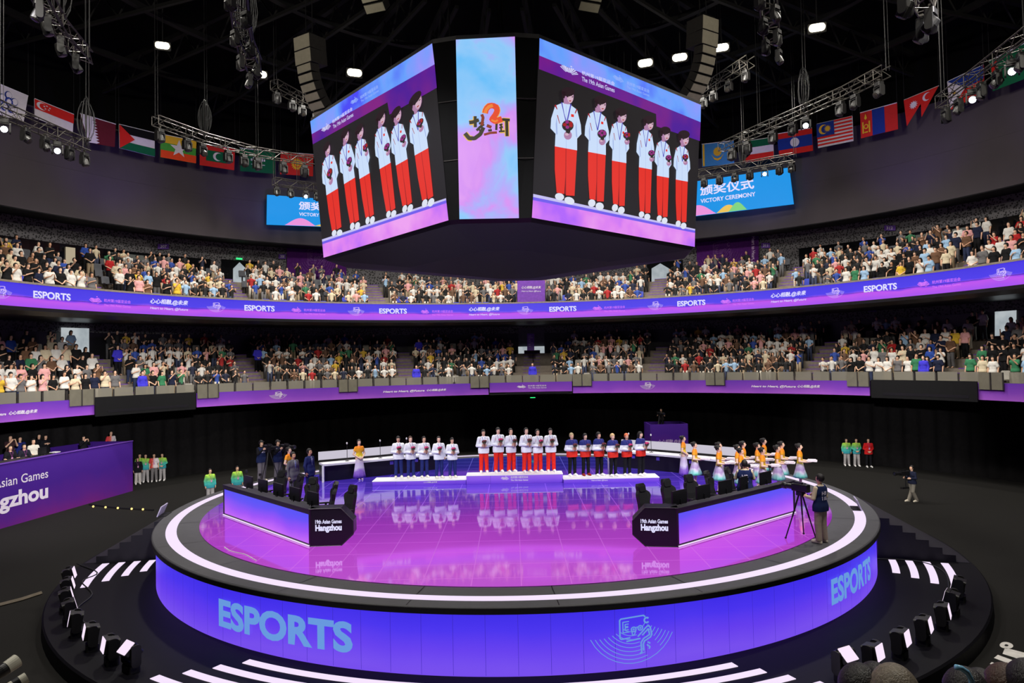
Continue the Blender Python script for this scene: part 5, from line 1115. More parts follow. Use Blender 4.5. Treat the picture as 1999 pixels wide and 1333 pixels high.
p = at_z(1188, 929, ZS); mb = MB(); mb.lathe([(.09, 0), (.09, .02), (.03, .03), (.03, 1.0), (0, 1.0)], 12, p); o = tag(mb.build('barrier_post', m_ptop), 'thin white upright post standing behind the low podium of the black-trousered team', 'post')

# ------------------------------------------------------------------ officials, hostesses, crew
def skirt_mesh(z0, z1, r0, r1, nm='skirt', lean=0):
    mb = MB(); mb.smooth = True; prof = [(r0 + (r1 - r0) * (k / 8) ** 1.25, z0 + (z1 - z0) * k / 8) for k in range(9)]; mb.lathe(prof, 40, sx=1.12, sy=.82, fold=.05, nf=10); return mb.mesh(nm)
ME_SK, ME_LONG = skirt_mesh(1.06, .50, .136, .32), skirt_mesh(1.06, .10, .136, .26)
m_bod = axis_ramp('orange_yellow_silk', 'Z', 1.0, 1.5, [(0, (214, 208, 50)), (.35, (236, 196, 40)), (.7, (250, 160, 36)), (1, (248, 132, 30))], rough=.5, spec=.3)
m_sk = axis_ramp('lilac_teal_skirt', 'Z', .46, 1.06, [(0, (60, 190, 160)), (.2, (140, 205, 205)), (.42, (214, 208, 228)), (.6, (178, 150, 205)), (.8, (205, 196, 222)), (1, (216, 206, 90))], wob=.6, wscale=4, rough=.5, spec=.3)
m_lg = axis_ramp('lilac_long_skirt', 'Z', .1, 1.06, [(0, (112, 70, 190)), (.25, (150, 110, 210)), (.45, (222, 214, 238)), (.7, (206, 190, 226)), (.88, (226, 218, 200)), (1, (216, 206, 90))], wob=.5, wscale=3, rough=.5, spec=.3)
m_heel = cloth((214, 196, 200))
def hostess(px, hy, rz, label, long=False, h=1.68):
    p = by_head(px, hy, h, ZS)
    return person(label, p, h, rz, 'clasp' if long else 'tray', 'close', ('dress', m_bod), None, m_heel, ('bun', 'black'), 2, .82, extra=(), skirt=(ME_LONG, m_lg) if long else (ME_SK, m_sk))
hostess(700.8, 858.3, R(35), 'person in orange and lilac long dress, hands clasped, alone beside the curved white bench', True)
hostess(564, 873.3, R(75), 'person in orange dress standing behind the man in the grey suit', True)
hostess(1333.4, 851, R(70), 'person in orange and lilac long dress, hands clasped, past the orange-haired athlete', True)
m_tray = mat('white_tray', (232, 226, 232), .4)
TR = [(1355.5, 863.2, 'nearest the long-dressed hostess by the podium'), (1402.4, 870, 'in front of the second pair'), (1403.5, 863.5, 'at the back of the second pair'), (1439.5, 868.5, 'half hidden, just left of the vested cameraman'), (1450.5, 861.5, 'standing tall behind the vested cameraman'), (1445.8, 875, 'directly above the vested cameraman'),
      (1478.4, 864.7, 'just past the vested cameraman, back row'), (1491, 855.8, 'farthest back, highest of all the tray bearers'), (1487.9, 874, 'nearest the desk end, front row'), (1517.3, 869.3, 'second from the far end, front row'), (1525.7, 862, 'second from the far end, back row'), (1560.3, 866, 'last of the row beside the tripod cameraman')]
for i, (x, y, w_) in enumerate(TR):
    o = hostess(x, y, R(66), 'hostess person with white tray, ' + w_)
    sc = o.scale[0]; rz = o.rotation_euler[2]; M = Matrix.Translation(o.location) @ Matrix.Rotation(rz, 4, 'Z'); t2 = thing('tray', 'white tray held by the hostess ' + w_, 'tray', M @ Vector((0, -.42 * sc, 1.125 * sc)), rz)
    mb = MB(); mb.rbox((0, 0, 0), (.50, .36, .02), .05, axis=2); mb.build('board', m_tray, t2); mb = MB(); mb.rbox((0, 0, .025), (.40, .28, .03), .05, axis=2); mb.build('cushion', cloth((222, 210, 226)), t2)
m_tie = cloth((70, 96, 170))
def official(px, hy, rz, col, label):
    m = cloth(col); o = person(label, by_head(px, hy, 1.74, ZS), 1.74, rz, 'sides', 'stand', ('suit', m), ('loose', m), cloth((26, 24, 26)), ('short', 'black'), 1)
    me = [c_ for c_ in o.children if c_.name.startswith('suit')][0].data
    for nm, m2, lift, pts in (('shirt_front', cloth((214, 222, 236)), .006, [(.0, 1.14), (.02, 1.25), (.042, 1.38), (.03, 1.46)]), ('tie', m_tie, .012, [(.0, 1.18), (.018, 1.24), (.012, 1.40), (.012, 1.45)])):
        f = drape(me, 1, -1, lift); mb = MB()
        for (xa, za), (xb, zb) in zip(pts, pts[1:]): mb.quad(f(-xa, za), f(xa, za), f(xb, zb), f(-xb, zb))
        mb.build(nm, m2, o)
official(572, 883, R(62), (98, 98, 106), 'person in grey suit standing behind the gaming chairs near the two camera operators')
official(604, 876.3, R(70), (38, 46, 96), 'person in navy suit standing by the end of the curved white bench')
m_lime = axis_ramp('lime_teal_jacket', 'Z', .85, 1.5, [(0, (50, 150, 170)), (.4, (70, 180, 160)), (.75, (140, 205, 90)), (1, (170, 215, 70))], wob=.7, wscale=4, rough=.7, spec=.2)
m_polo = axis_ramp('white_red_polo', 'X', -.22, .22, [(0, (214, 60, 70)), (.35, (226, 100, 80)), (.55, (230, 214, 218)), (1, (232, 226, 230))], wob=.6, wscale=5, rough=.7)
m_grt = cloth((168, 164, 166)); m_vol = dict(top=('jacket', m_lime), bottom=('loose', m_grt), shoes=m_wshoe)
person('volunteer person in lime and teal jacket behind the stage edge, nearer the purple booth', by_head(410, 915, 1.68, ZF), 1.68, R(45), 'sides', hair=('short', 'black'), extra=('badge',), **m_vol)
person('volunteer person in lime and teal jacket behind the stage edge, nearer the camera operators', by_head(463, 910, 1.68, ZF), 1.68, R(35), 'sides', hair=('short', 'black'), extra=('badge',), **m_vol)
def floor_person(label, px, hy, fy, rz, zf=ZF, **k):
    p = at_z(px, fy, zf); return person(label, p, max(1.52, (fy - hy) * project(p)[2] / FPX), rz, **k)
floor_person('person in lime jacket half hidden by a woman in black at the booth corner', 273, 886, 941, R(40), **m_vol)
floor_person('person in open black jacket over pale trousers at the booth corner', 269, 893, 945, R(35), top=('suit', m_bk), bottom=('loose', cloth((196, 190, 186))), shoes=m_wshoe, hair=('long', 'black'), extra=('badge',))
floor_person('person in lime jacket second from the end of the group at the booth corner', 284.5, 886.6, 941, R(30), extra=('badge',), **m_vol)
floor_person('person in white and red polo shirt in the group at the booth corner', 301, 885.6, 940, R(25), top=('tee', m_polo), bottom=('loose', cloth((120, 116, 118))), shoes=m_wshoe, extra=('badge',))
floor_person('person in lime jacket at the end of the group, farthest from the booth, hands clasped', 317, 885, 938, R(10), pose='clasp', extra=('badge',), **m_vol)
floor_person('person in lime and teal jacket, arms down, by the curtain beside the second one', 1653.6, 856, 909, R(-12), extra=('badge',), **m_vol)
floor_person('person in lime and teal jacket, hands clasped, between the other and the red jacket', 1673, 856, 910, R(-8), pose='clasp', extra=('badge',), **m_vol)
floor_person('person in red jacket and black trousers by the curtain', 1696.5, 856, 912, R(-8), pose='clasp', top=('jacket', cloth((206, 34, 36))), bottom=('slim', m_bk), shoes=m_wshoe, extra=('badge',), w=1.1)

m_vest = cloth((28, 38, 78)); m_beige = cloth((206, 190, 162)); m_kh = cloth((150, 136, 122)); m_cam = mat('camera_black', (20, 20, 22), .4, spec=.5); m_glass = mat('camera_lens', (30, 30, 50), .05, spec=1)
def crew(label, p, h, rz, pose, stance, vest=True, text='HB\n118', sleeves=None, trousers=None, hair=('short', 'black'), back=True):
    o = person(label, p, h, rz, pose, stance, ('long', sleeves or m_beige), ('loose', trousers or m_kh), cloth((214, 204, 186)), hair, 0)
    if vest:
        vo = link('vest', cached(('t', pose, 'vest', FINE, 1.0), lambda: top_mesh(pose, 'vest', FINE)), o, m_vest)
        mb = MB(); s = 1 if back else -1
        for k, tx in enumerate(text.split('\n')): put_text(mb, tx, drape(vo.data, -s, s), -.09 + .005 * k, .09, 1.235 - .13 * k, 1.335 - .13 * k, .03)
        mb.build('vest_number', m_ink, o)
    return o
def video_camera(loc, rz, label, tripod=True, zfloor=ZS, sc=1.0, hh=None):
    o = thing('video_camera', label, 'camera', loc, rz); o.scale = (sc,) * 3; mb = MB(); mb.rbox((0, .05, .0), (.16, .46, .20), .03, axis=1); mb.box((0, -.02, .13), (.05, .26, .03)); mb.box((0, .1, .115), (.04, .04, .04)); mb.build('body', m_cam, o)
    mb = MB(); mb.lathe([(.0, .0), (.075, 0), (.07, .2), (.09, .22), (.09, .32), (.08, .32), (0, .30)], 14, (0, -.18, 0), Matrix.Rotation(PI / 2, 3, 'X')); mb.build('lens', m_cam, o); mb = MB(); mb.lathe([(.078, 0), (0, .012)], 14, (0, -.49, 0), Matrix.Rotation(PI / 2, 3, 'X')); mb.build('lens_glass', m_glass, o)
    mb = MB(); mb.rbox((-.14, .0, .06), (.12, .16, .09), .02, axis=1); mb.build('viewfinder', m_cam, o)
    if tripod:
        H_ = (loc[2] - zfloor) / sc; mb = MB(); mb.rbox((0, .04, -.15), (.16, .2, .10), .03, axis=2); mb.tube([(0, .15, -.12), (.05, .55, -.25)], .013); mb.build('tripod_head', m_cam, o)
        for a in (90, 210, 330):
            c_, s_ = math.cos(R(a)), math.sin(R(a)); mb = MB(); mb.tube([(.05 * c_, .04 + .05 * s_, -.18), (.24 * c_, .04 + .24 * s_, -.18 - (H_ - .18) * .5)], .024); mb.tube([(.22 * c_, .04 + .22 * s_, -.18 - (H_ - .18) * .45), (.44 * c_, .04 + .44 * s_, -H_ + .02)], .017); mb.ball((.44 * c_, .04 + .44 * s_, -H_ + .025), .03, 8, 5); mb.build('tripod_leg', m_cam, o)
    return o
def ahead(o, d, z, side=0.0):
    M = Matrix.Translation(o.location) @ Matrix.Rotation(o.rotation_euler[2], 4, 'Z'); return M @ Vector((side * o.scale[0], -d * o.scale[0], z * o.scale[0]))
p = at_z(1604, 1059, ZS); RZ = R(212); o = crew('person in navy vest numbered 118 at the tripod camera on the stage rim', p, 1.76, RZ, 'grip', 'stand'); video_camera(ahead(o, .62, 1.33), RZ, 'black video camera on a tripod at the stage rim, worked by the vested person')
p = by_head(1453, 898.5, 1.74, ZS); o = crew('person in navy vest numbered 118 standing among the tray-bearing hostesses', p, 1.74, R(165), 'camera', 'stand'); video_camera(ahead(o, .52, 1.46), R(165), 'black shoulder video camera held in front of the vested person among the hostesses', False)
for x, y, lab, rz in ((510, 859, 'person in dark vest with pale number, filming by the stage edge nearer the volunteers', 58), (542, 858, 'person in black cap filming by the stage edge beside the hostess in orange', 62)):
    o = crew(lab, by_head(x, y + 1, 1.72, ZS), 1.72, R(rz), 'camera', 'stand', True, '21' if x == 510 else '17', m_bk, cloth((110, 106, 114)), ('cap', 'black'), False)
    video_camera(ahead(o, .50, 1.48), R(rz), 'black video camera on tripod by the stage edge, ' + ('nearer the volunteers' if x == 510 else 'used by the person in black cap'), True)
p = at_z(1782, 979, ZF); o = crew('person in navy sweater walking on the black floor with a stabilised camera', p, 1.60, R(-75), 'grip', 'stride', False, '', cloth((30, 34, 56)), cloth((128, 122, 112)))
t2 = video_camera(ahead(o, .50, 1.42), R(-75), 'black camera on a stabiliser rig carried over the black floor', False); mb = MB(); mb.tube([(0, .1, -.1), (0, .1, -.65)], .025); mb.rbox((0, .05, -.66), (.12, .40, .07), .02, axis=2); mb.tube([(0, .12, -.3), (.05, .40, -.35)], .02); mb.build('stabiliser_rig', m_cam, t2)
# ================================================================== DESKS, CHAIRS, BENCHES
m_dblk = mat('desk_black', (22, 20, 30), .35, spec=.5); m_dtop = mat('desk_top', (30, 28, 36), .4, spec=.5); m_lt = mat('grey_edge', (112, 104, 104), .5)
m_dled = axis_ramp('led_desk', 'Z', .08, .86, [(0, (206, 110, 255)), (.4, (160, 84, 255)), (.8, (104, 82, 255)), (1, (88, 84, 255))], emit=.9, wob=.8, wscale=.35, rough=.4)
ch = {}
def frame_map(P0, d, n_): return lambda s, t, z: Vector((P0[0] + d[0] * s - n_[0] * t, P0[1] + d[1] * s - n_[1] * t, z))
def seat_parts():
    mb = MB(); mb.rbox((0, 0, .47), (.50, .50, .11), .05, axis=2); ch['seat'] = mb.mesh('seat')
    mb = MB(); M = Matrix.Rotation(R(-10), 3, 'X'); ol = [(-.19, 0), (.19, 0), (.24, .12), (.21, .32), (.26, .52), (.24, .60), (.15, .68), (.155, .80), (.11, .87), (-.11, .87), (-.155, .80), (-.15, .68), (-.24, .60), (-.26, .52), (-.21, .32), (-.24, .12)]
    f = lambda o: (lambda x, z: M @ Vector((x, o - .10 * (abs(x) / .28) ** 2, z)) + Vector((0, .24, .50))); mb.prism(ol, f(-.05), f(.05)); ch['backrest'] = mb.mesh('backrest')
    mb = MB(); mb.rbox(M @ Vector((0, -.07, .72)) + Vector((0, .24, .50)), (.26, .07, .16), .05, M, axis=1); ch['head_pillow'] = mb.mesh('head_pillow')
    mb = MB(); mb.box((0, 0, .70), (.08, .28, .04)); mb.box((0, .05, .58), (.04, .06, .24)); ch['armrest'] = mb.mesh('armrest')
    mb = MB(); mb.lathe([(.05, .10), (.03, .14), (.03, .42), (.12, .42)], 10); ch['pedestal'] = mb.mesh('pedestal')
    mb = MB()
    for k in range(5): a = R(72 * k + 90); mb.tube([(0, 0, .11), (.30 * math.cos(a), .30 * math.sin(a), .075)], .025, 5); mb.ball((.30 * math.cos(a), .30 * math.sin(a), .035), .035, 6, 4)
    ch['wheel_base'] = mb.mesh('wheel_base')
    mb = MB(); mb.rbox((0, 0, .36), (.62, .05, .38), .02, axis=1); ch['panel'] = mb.mesh('panel'); mb = MB(); mb.rbox((0, -.027, .36), (.58, .006, .34), .01, axis=1); ch['screen'] = mb.mesh('screen'); mb = MB(); mb.tube([(0, .05, .01), (0, .05, .32)], .02); mb.rbox((0, .05, .01), (.24, .2, .02), .05, axis=2); ch['stand'] = mb.mesh('stand')
seat_parts()
m_chair = mat('chair_black', (22, 22, 24), .45, spec=.5); m_mon = mat('monitor_black', (18, 18, 21), .35, spec=.6)
def player_desk(pxs, flip, lab, tag2):
    P0, P1, P2 = (at_z(x, y, ZS)[:2] for x, y in pxs); d = unit(P1 - P0); L = np.linalg.norm(P1 - P0); n_ = np.array((-d[1], d[0])); n_ = n_ if n_ @ (CAM[:2] - P0) > 0 else -n_
    o = thing('player_desk', lab, 'desk', (P0[0], P0[1], ZS)); f = frame_map((0, 0), d, n_); ang = math.atan2(d[1], d[0]); Q = Matrix.Rotation(ang, 3, 'Z')
    def bx(mb, s, t, z, size): return mb.box(f(s, t, z), size, ang)
    mb = MB(); bx(mb, L / 2, .09, .49, (L + .06, .18, .98)); mb.mat(1); bx(mb, L / 2, .10, .985, (L + .08, .24, .03)); mb.build('front_wall', [m_dblk, m_dtop], o)
    mb = MB(); mb.quad(f(.10, -.006, .08), f(L - .02, -.006, .08), f(L - .02, -.006, .86), f(.10, -.006, .86)); mb.build('led_panel', m_dled, o)
    mb = MB(); bx(mb, L / 2, -.015, .025, (L + .02, .03, .022)); mb.build('light_line', g_line, o)
    mb = MB(); bx(mb, L / 2, .62, .73, (L, .90, .04)); mb.build('tabletop', m_dtop, o)
    for s in (.04, L * .5, L - .04): mb = MB(); bx(mb, s, .6, .36, (.04, .8, .71)); mb.build('side_panel', m_dblk, o)
    e = unit(P2 - P1); Le = np.linalg.norm(P2 - P1); ne = np.array((-e[1], e[0])); ne = ne if ne @ (CAM[:2] - P1) > 0 else -ne; c = P1 - P0; g = lambda s, t, z: Vector((c[0] + e[0] * s - ne[0] * t, c[1] + e[1] * s - ne[1] * t, z))
    ol = [(0, 0), (Le * .72, 0), (Le, .30), (Le, .66), (Le * .72, 1.0), (0, 1.0)]; ol = ol if e[0] > 0 else ol[::-1]
    mb = MB(); mb.prism(ol, lambda x, z: g(x, .55, z), lambda x, z: g(x, 0, z)); mb.build('end_block', m_dblk, o)
    mb = MB(); edge = [(0, 1.0), (Le * .72, 1.0), (Le, .66), (Le, .30), (Le * .72, 0), (0, 0)]
    for a, b_ in zip(edge, edge[1:]): mb.tube([g(a[0], -.004, a[1]), g(b_[0], -.004, b_[1])], .014, 4)
    mb.build('end_edge', m_lt if False else mat('edge_black', (48, 44, 56), .4), o)
    mb = MB(); h = lambda x, z: g(x if e[0] > 0 else Le * 1.0 - (Le * 1.0 - x) , -.012, z); a_, b_ = (.14 * Le, .74 * Le) if e[0] > 0 else (.82 * Le, .22 * Le)
    put_text(mb, '19th Asian Games', h, a_, b_, .60, .71, .03); mb.build('lettering', g_txt, o); mb = MB(); put_text(mb, 'Hangzhou', h, a_, b_, .36, .58, .05); mb.build('lettering', g_txt, o)
    face = math.atan2(n_[0], -n_[1])
    for i in range(5):
        s = L * (.13 + .185 * i); w_ = (f(s, .52, .75) + Vector(o.location)); t2 = thing('monitor', 'black monitor on the desk %s, %s from the lettered desk end' % (tag2, PLC[4 - i]), 'monitor', w_, face + PI, 'monitors on the desk ' + tag2)
        for k, m in (('panel', m_mon), ('screen', m_glass), ('stand', m_mon)): link(k, ch[k], t2, m)
        w_ = (f(s + .2, 1.35, 0) + Vector(o.location)); c2 = thing('gaming_chair', 'black gaming chair behind the desk %s, %s from the lettered desk end' % (tag2, PLC[4 - i]), 'chair', w_, face + R(random.uniform(-28, 28)), 'gaming chairs behind the desk ' + tag2)
        for k in ('seat', 'backrest', 'head_pillow', 'pedestal', 'wheel_base'): link(k, ch[k], c2, m_chair)
        for s2 in (-1, 1): link('armrest', ch['armrest'], c2, m_chair, (s2 * .29, .02, 0))
        w_ = f(s - .42, .62, .75) + Vector(o.location); mb = MB(); mb.tube([(0, 0, 0), (0, 0, .62)], .011, 5); mb.lathe([(.07, 0), (.07, .015), (0, .02)], 10); mb.build('stand', m_cam, t3 := thing('player_camera', 'thin camera stand on the desk %s, %s from its lettered end' % (tag2, PLC[4 - i]), 'camera', w_, 0, 'camera stands on the desk ' + tag2)); mb = MB(); mb.rbox((0, 0, .65), (.06, .10, .08), .01); mb.build('camera_head', m_cam, t3)
    return o
player_desk(((436.6, 1005.5), (604, 1067), (690, 1064)), 0, 'long black player desk with glowing violet front, on the booth side of the stage', 'on the booth side')
player_desk(((1552, 1001), (1325, 1068), (1236, 1066)), 1, 'long black player desk with glowing violet front, beside the tripod cameraman', 'by the tripod cameraman')

m_shine = glow('bench_light', (226, 220, 236), .75)
def bench(pts, lab, end0):
    o = thing('curved_bench', lab, 'bench', (pts[0][0], pts[0][1], ZS)); P = [np.array(p, float) - np.array(pts[0], float) for p in pts]; Q = []
    for k in range(13):                                  # quadratic through the three measured points
        t = k / 12; Q.append(P[0] * (1 - t) * (1 - 2 * t) + P[1] * 4 * t * (1 - t) + P[2] * t * (2 * t - 1))
    N = []
    for i in range(13):
        d = unit(Q[min(12, i + 1)] - Q[max(0, i - 1)]); n_ = np.array((-d[1], d[0])); n_ = n_ if n_[1] > 0 else -n_; N.append(n_)
    def sw(prof, nm, m):
        mb = MB(); k = len(prof); V_ = [(*(Q[i] + N[i] * t), z) for i in range(13) for t, z in prof]
        mb.add(V_, [(i * k + j, (i + 1) * k + j, (i + 1) * k + (j + 1) % k, i * k + (j + 1) % k) for i in range(12) for j in range(k)] + [tuple(range(k)), tuple(12 * k + j for j in range(k - 1, -1, -1))]); return mb.build(nm, m, o)
    sw([(0, .67), (0, .75), (.75, .75), (.75, .67)], 'bench_top', m_ptop); sw([(.78, .82), (.78, 1.18), (.86, 1.18), (.86, .82)], 'back_panel', m_shine)
    sw([(.22, 0), (.22, .67), (.75, .67), (.75, 0)], 'base_panel', m_dblk); sw([(.72, .75), (.72, .84), (.78, .84), (.78, .75)], 'rail', m_black)
    for i in ((0,) if end0 == 0 else (12,)) if end0 is not None else ():
        mb = MB(); c_ = Q[i] + N[i] * .05; mb.box((c_[0], c_[1], .335), (.09, .09, .67)); mb.build('end_leg', m_ptop, o)
    for i in (3, 6, 9): mb = MB(); c_ = Q[i] + N[i] * .20; mb.box((c_[0], c_[1], .52), (.16, .02, .14), math.atan2(N[i][1], N[i][0]) - PI / 2); mb.build('purple_tag', mat('tag_violet', (120, 96, 220), .6), o)
    for i, s in ((2, 'first'), (5, 'second'), (8, 'third')):
        c_ = Q[i] + N[i] * .40 + np.array(pts[0]); t2 = thing('microphone_stand', '%s microphone stand from the %s end, %s' % (s, 'outer' if end0 == 0 else 'inner', lab.split(',')[0]), 'microphone', (c_[0], c_[1], ZS + .75)); mb = MB(); mb.lathe([(.09, 0), (.09, .015), (.012, .02), (.012, .72), (0, .72)], 10); mb.build('stand', m_cam, t2); mb = MB(); mb.ball((0, 0, .76), (.035, .035, .05), 8, 6); mb.build('microphone_head', m_white, t2)
bench([(-7.95, 3.6), (-5.3, 5.15), (-3.5, 6.4)], 'curved white bench beside the navy-trousered team, with black base', 0)
bench([(4.5, 6.1), (6.1, 4.75), (8.6, 2.2)], 'curved white bench behind the tray-bearing hostesses, with black base', None)
# small foot lights at the rim
for x, y, lab in ((317, 1005, 'small white wedge sign standing on the stage rim on the booth side'), (1675, 993, 'small white wedge sign standing on the stage rim beyond the tripod cameraman')):
    p = at_z(x, y, ZS); a = math.atan2(p[1], p[0]); t2 = thing('rim_sign', lab, 'sign', p, a); mb = MB(); M = Matrix.Rotation(R(-22), 3, 'Y'); mb.box((0, 0, .17), (.03, .75, .34), M=M); mb.build('board', mat('rim_board', (176, 168, 200), .5), t2); mb = MB(); mb.box((-.08, 0, .01), (.24, .7, .02)); mb.build('foot', m_black, t2)
# cables on the floor
def smooth_path(P, k=5):
    P = [np.asarray(p, float) for p in P]; Q = [2 * P[0] - P[1]] + P + [2 * P[-1] - P[-2]]; out = []
    for a, b_, c_, d in zip(Q, Q[1:], Q[2:], Q[3:]):
        for j in range(k): t = j / k; out.append(.5 * (2 * b_ + (c_ - a) * t + (2 * a - 5 * b_ + 4 * c_ - d) * t * t + (3 * b_ - a - 3 * c_ + d) * t ** 3))
    return out + [P[-1]]
for k, (pts, z, lab) in enumerate((([(300, 1120), (345, 1128), (362, 1140)], ZS, None), ([(150, 1100), (190, 1118), (160, 1135), (180, 1160), (150, 1190), (172, 1225)], .02, 'black cables trailing among the stage lamps by the black steps'), ([(1700, 1090), (1790, 1095), (1842, 1115), (1852, 1150), (1840, 1180)], .02, 'black cable lying across the light strips near the cameraman'), ([(438, 1068), (452, 1076), (478, 1082), (500, 1094)], ZS + .01, 'short white cable lying on the stage before the booth-side desk'))):
    if lab: P = [at_z(x, y, z) for x, y in pts]; mb = MB(); mb.tube(smooth_path(P), .02 if k != 3 else .015, 5); tag(mb.build('cable', m_cable if k != 3 else m_white), lab, 'cable')
mb = MB(); P = [at_z(x, y, ZF + .01) for x, y in ((-30, 1190), (40, 1172), (80, 1159))]; mb.tube([p + np.array((0, 0, .02)) for p in P], .07, 5); tag(mb.build('cable_cover', mat('tan_tape', (108, 98, 84), .7)), 'tan taped cable running over the black floor to the disc', 'cable')
mb = MB(); mb.tube([at_z(175, 985, ZF + .02), at_z(230, 992, ZF + .02), at_z(300, 996, ZF + .02)], .05, 5); o = tag(mb.build('cable_ramp', m_black), 'black cable ramp with small yellow lights between booth and stage', 'cable ramp')
for x, y in ((182, 988.5), (206, 990), (230, 991.5), (257, 993), (279, 994)): mb = MB(); mb.ball(at_z(x, y, ZF + .08), .05, 8, 5); mb.build('yellow_light', glow('tiny_yellow', (255, 214, 120), 2.0, sample=False), o)

# ------------------------------------------------------------------ booth on the floor
m_bth = axis_ramp('booth_print', 'Z', -.3, 2.4, [(0, (106, 30, 118)), (.3, (82, 30, 128)), (.65, (64, 28, 130)), (1, (70, 34, 138))], wob=.8, wscale=.4, rough=.7, spec=.15)
P1 = at_z(258, 958, ZF); P0 = at_z(0, 1032, ZF); dB = unit((P0 - P1)[:2]); PL = P1[:2] + dB * 15; back = np.array((-abs(dB[1]), dB[0] * np.sign(-dB[1]) * -1)); back = np.array((dB[1], -dB[0])); back = back if back[0] < 0 else -back
hB = at_d(258, 861, P1[1] + 26)[2]
bth = thing('booth', 'long purple commentary booth with slogan lettering on the hall floor', 'booth', (P1[0], P1[1], ZF))
def wl(mb, a, b_, th, z0, z1):
    a, b_ = np.array(a), np.array(b_); c_ = (a + b_) / 2 - P1[:2]; d = b_ - a; mb.box((c_[0], c_[1], (z0 + z1) / 2 - ZF), (np.linalg.norm(d), th, z1 - z0), math.atan2(d[1], d[0])); return mb
wl(MB(), P1[:2], PL, .08, ZF, hB).build('front_wall', m_bth, bth); wl(MB(), P1[:2], P1[:2] + back * 2.3, .08, ZF, hB).build('end_wall', m_bth, bth); wl(MB(), P1[:2] + back * 2.3, PL + back * 4.2, .08, ZF, hB).build('rear_wall', m_bth, bth)
wl(MB(), P1[:2], PL, .16, hB, hB + .04).build('top_rail', mat('violet_rail', (112, 70, 178), .5), bth)
wl(MB(), P1[:2] + back * 1.6 + dB * 6.5, PL + back * 1.6, 3.0, 1.5, 1.6).build('platform', m_black, bth); wl(MB(), P1[:2] + back * 1.2 + dB * .1, P1[:2] + back * 1.2 + dB * 6.4, 2.1, 1.05, 1.15).build('platform', m_black, bth)
wl(MB(), P1[:2] + back * .6 + dB * 5.2, PL + back * .6, .8, 2.30, 2.36).build('counter', mat('counter_grey', (58, 54, 58), .5), bth)
nB = -back
def on_wall(px, py):
    d = ray(px, py); A = P1[:2]; k = ((A - CAM[:2]) @ nB) / (d[:2] @ nB); p = CAM + d * k; return (p[:2] - A) @ dB, p[2]
wf = lambda u, z: Vector((dB[0] * u + nB[0] * .05, dB[1] * u + nB[1] * .05, z - ZF))
ur, ul = on_wall(92, 930)[0], on_wall(0, 960)[0]; vis = ul - ur
mb = MB(); put_text(mb, '19th Asian Games', wf, ur + vis * 1.56, ur, on_wall(40, 943)[1], on_wall(40, 925.5)[1], .005); mb.build('lettering', m_ink, bth); mb = MB(); put_text(mb, 'Hangzhou', wf, ur + vis * 1.72, ur, on_wall(16, 1000)[1], on_wall(50, 952)[1], .035); mb.build('lettering', m_ink, bth)
def booth_person(px, hy, off, label, stance='stand', h=1.7, **k):
    d = ray(px, hy); t = ((P1[:2] - nB * off - CAM[:2]) @ nB) / (d[:2] @ nB); p = CAM + d * t
    z = p[2] - h if stance == 'stand' else p[2] - h; return person(label, (p[0], p[1], z), h, R(60), stance=stance, res=.013, **k)
blk = dict(top=('suit', m_bk), bottom=('slim', m_bk), shoes=m_bk)
booth_person(20, 850, 2.3, 'person raising a phone behind the booth wall at the picture edge, in dark shirt', pose='phone', top=('tee', cloth((60, 40, 46))), bottom=('slim', m_bk), h=1.72)
booth_person(39, 852.5, 2.6, 'person in blue shirt standing in the booth next to the one raising a phone', top=('tee', cloth((34, 44, 120))), bottom=('slim', m_bk))
booth_person(20, 869.5, 1.2, 'person in black with white badge seated at the booth counter, nearest the picture edge', 'sit', pose='desk', top=('tee', m_bk), bottom=('slim', m_bk), extra=('badge',))
booth_person(47, 867, 1.25, 'person in dark shirt with lanyard seated at the booth counter beside the white sweatshirt', 'sit', pose='desk', top=('tee', cloth((30, 30, 44))), bottom=('slim', m_bk), extra=('badge',))
booth_person(65, 857, 1.4, 'person in white sweatshirt and headphones seated at the booth counter', 'sit', pose='desk', top=('long', cloth((206, 202, 192))), bottom=('slim', m_bk), h=1.78)
booth_person(76, 847.5, 3.0, 'person in black suit standing at the back of the booth', **blk)
booth_person(89, 848.5, 2.6, 'long-haired person in black with hands to chest standing at the back of the booth', pose='heart', hair=('long', 'black'), **blk)
booth_person(163, 850.5, 1.2, 'person in black lifting a white phone at the booth wall', pose='phone', hair=('long', 'black'), h=1.62, **blk)
booth_person(216.5, 841.5, 1.6, 'person in white and red polo shirt standing near the booth corner', top=('tee', m_polo), bottom=('slim', m_grt), h=1.72)
for k, (x, y, w_, lab) in enumerate(((112, 874, .5, 'open black laptop on the booth counter between the woman in black and the sweatshirt'), (88, 886, .6, 'flat mixing console on the booth counter before the white sweatshirt'), (130, 880, .35, 'pale keyboard on the booth counter toward the phone lifter'))):
    u, z = on_wall(x, y); c_ = P1[:2] + dB * u + back * .6; t2 = thing(('laptop', 'mixing_console', 'keyboard')[k], lab, ('laptop', 'console', 'keyboard')[k], (c_[0], c_[1], 2.365), math.atan2(dB[1], dB[0]))
    mb = MB(); mb.rbox((0, 0, .02), (w_, .34, .03), .03, axis=2); mb.build('case', m_cam if k < 2 else m_white, t2)
    if k == 0: mb = MB(); mb.box((0, .17 * np.sign(back @ (-dB[1], dB[0])) * 0 - .17, .17), (w_, .02, .32)); mb.build('display', m_cam, t2)
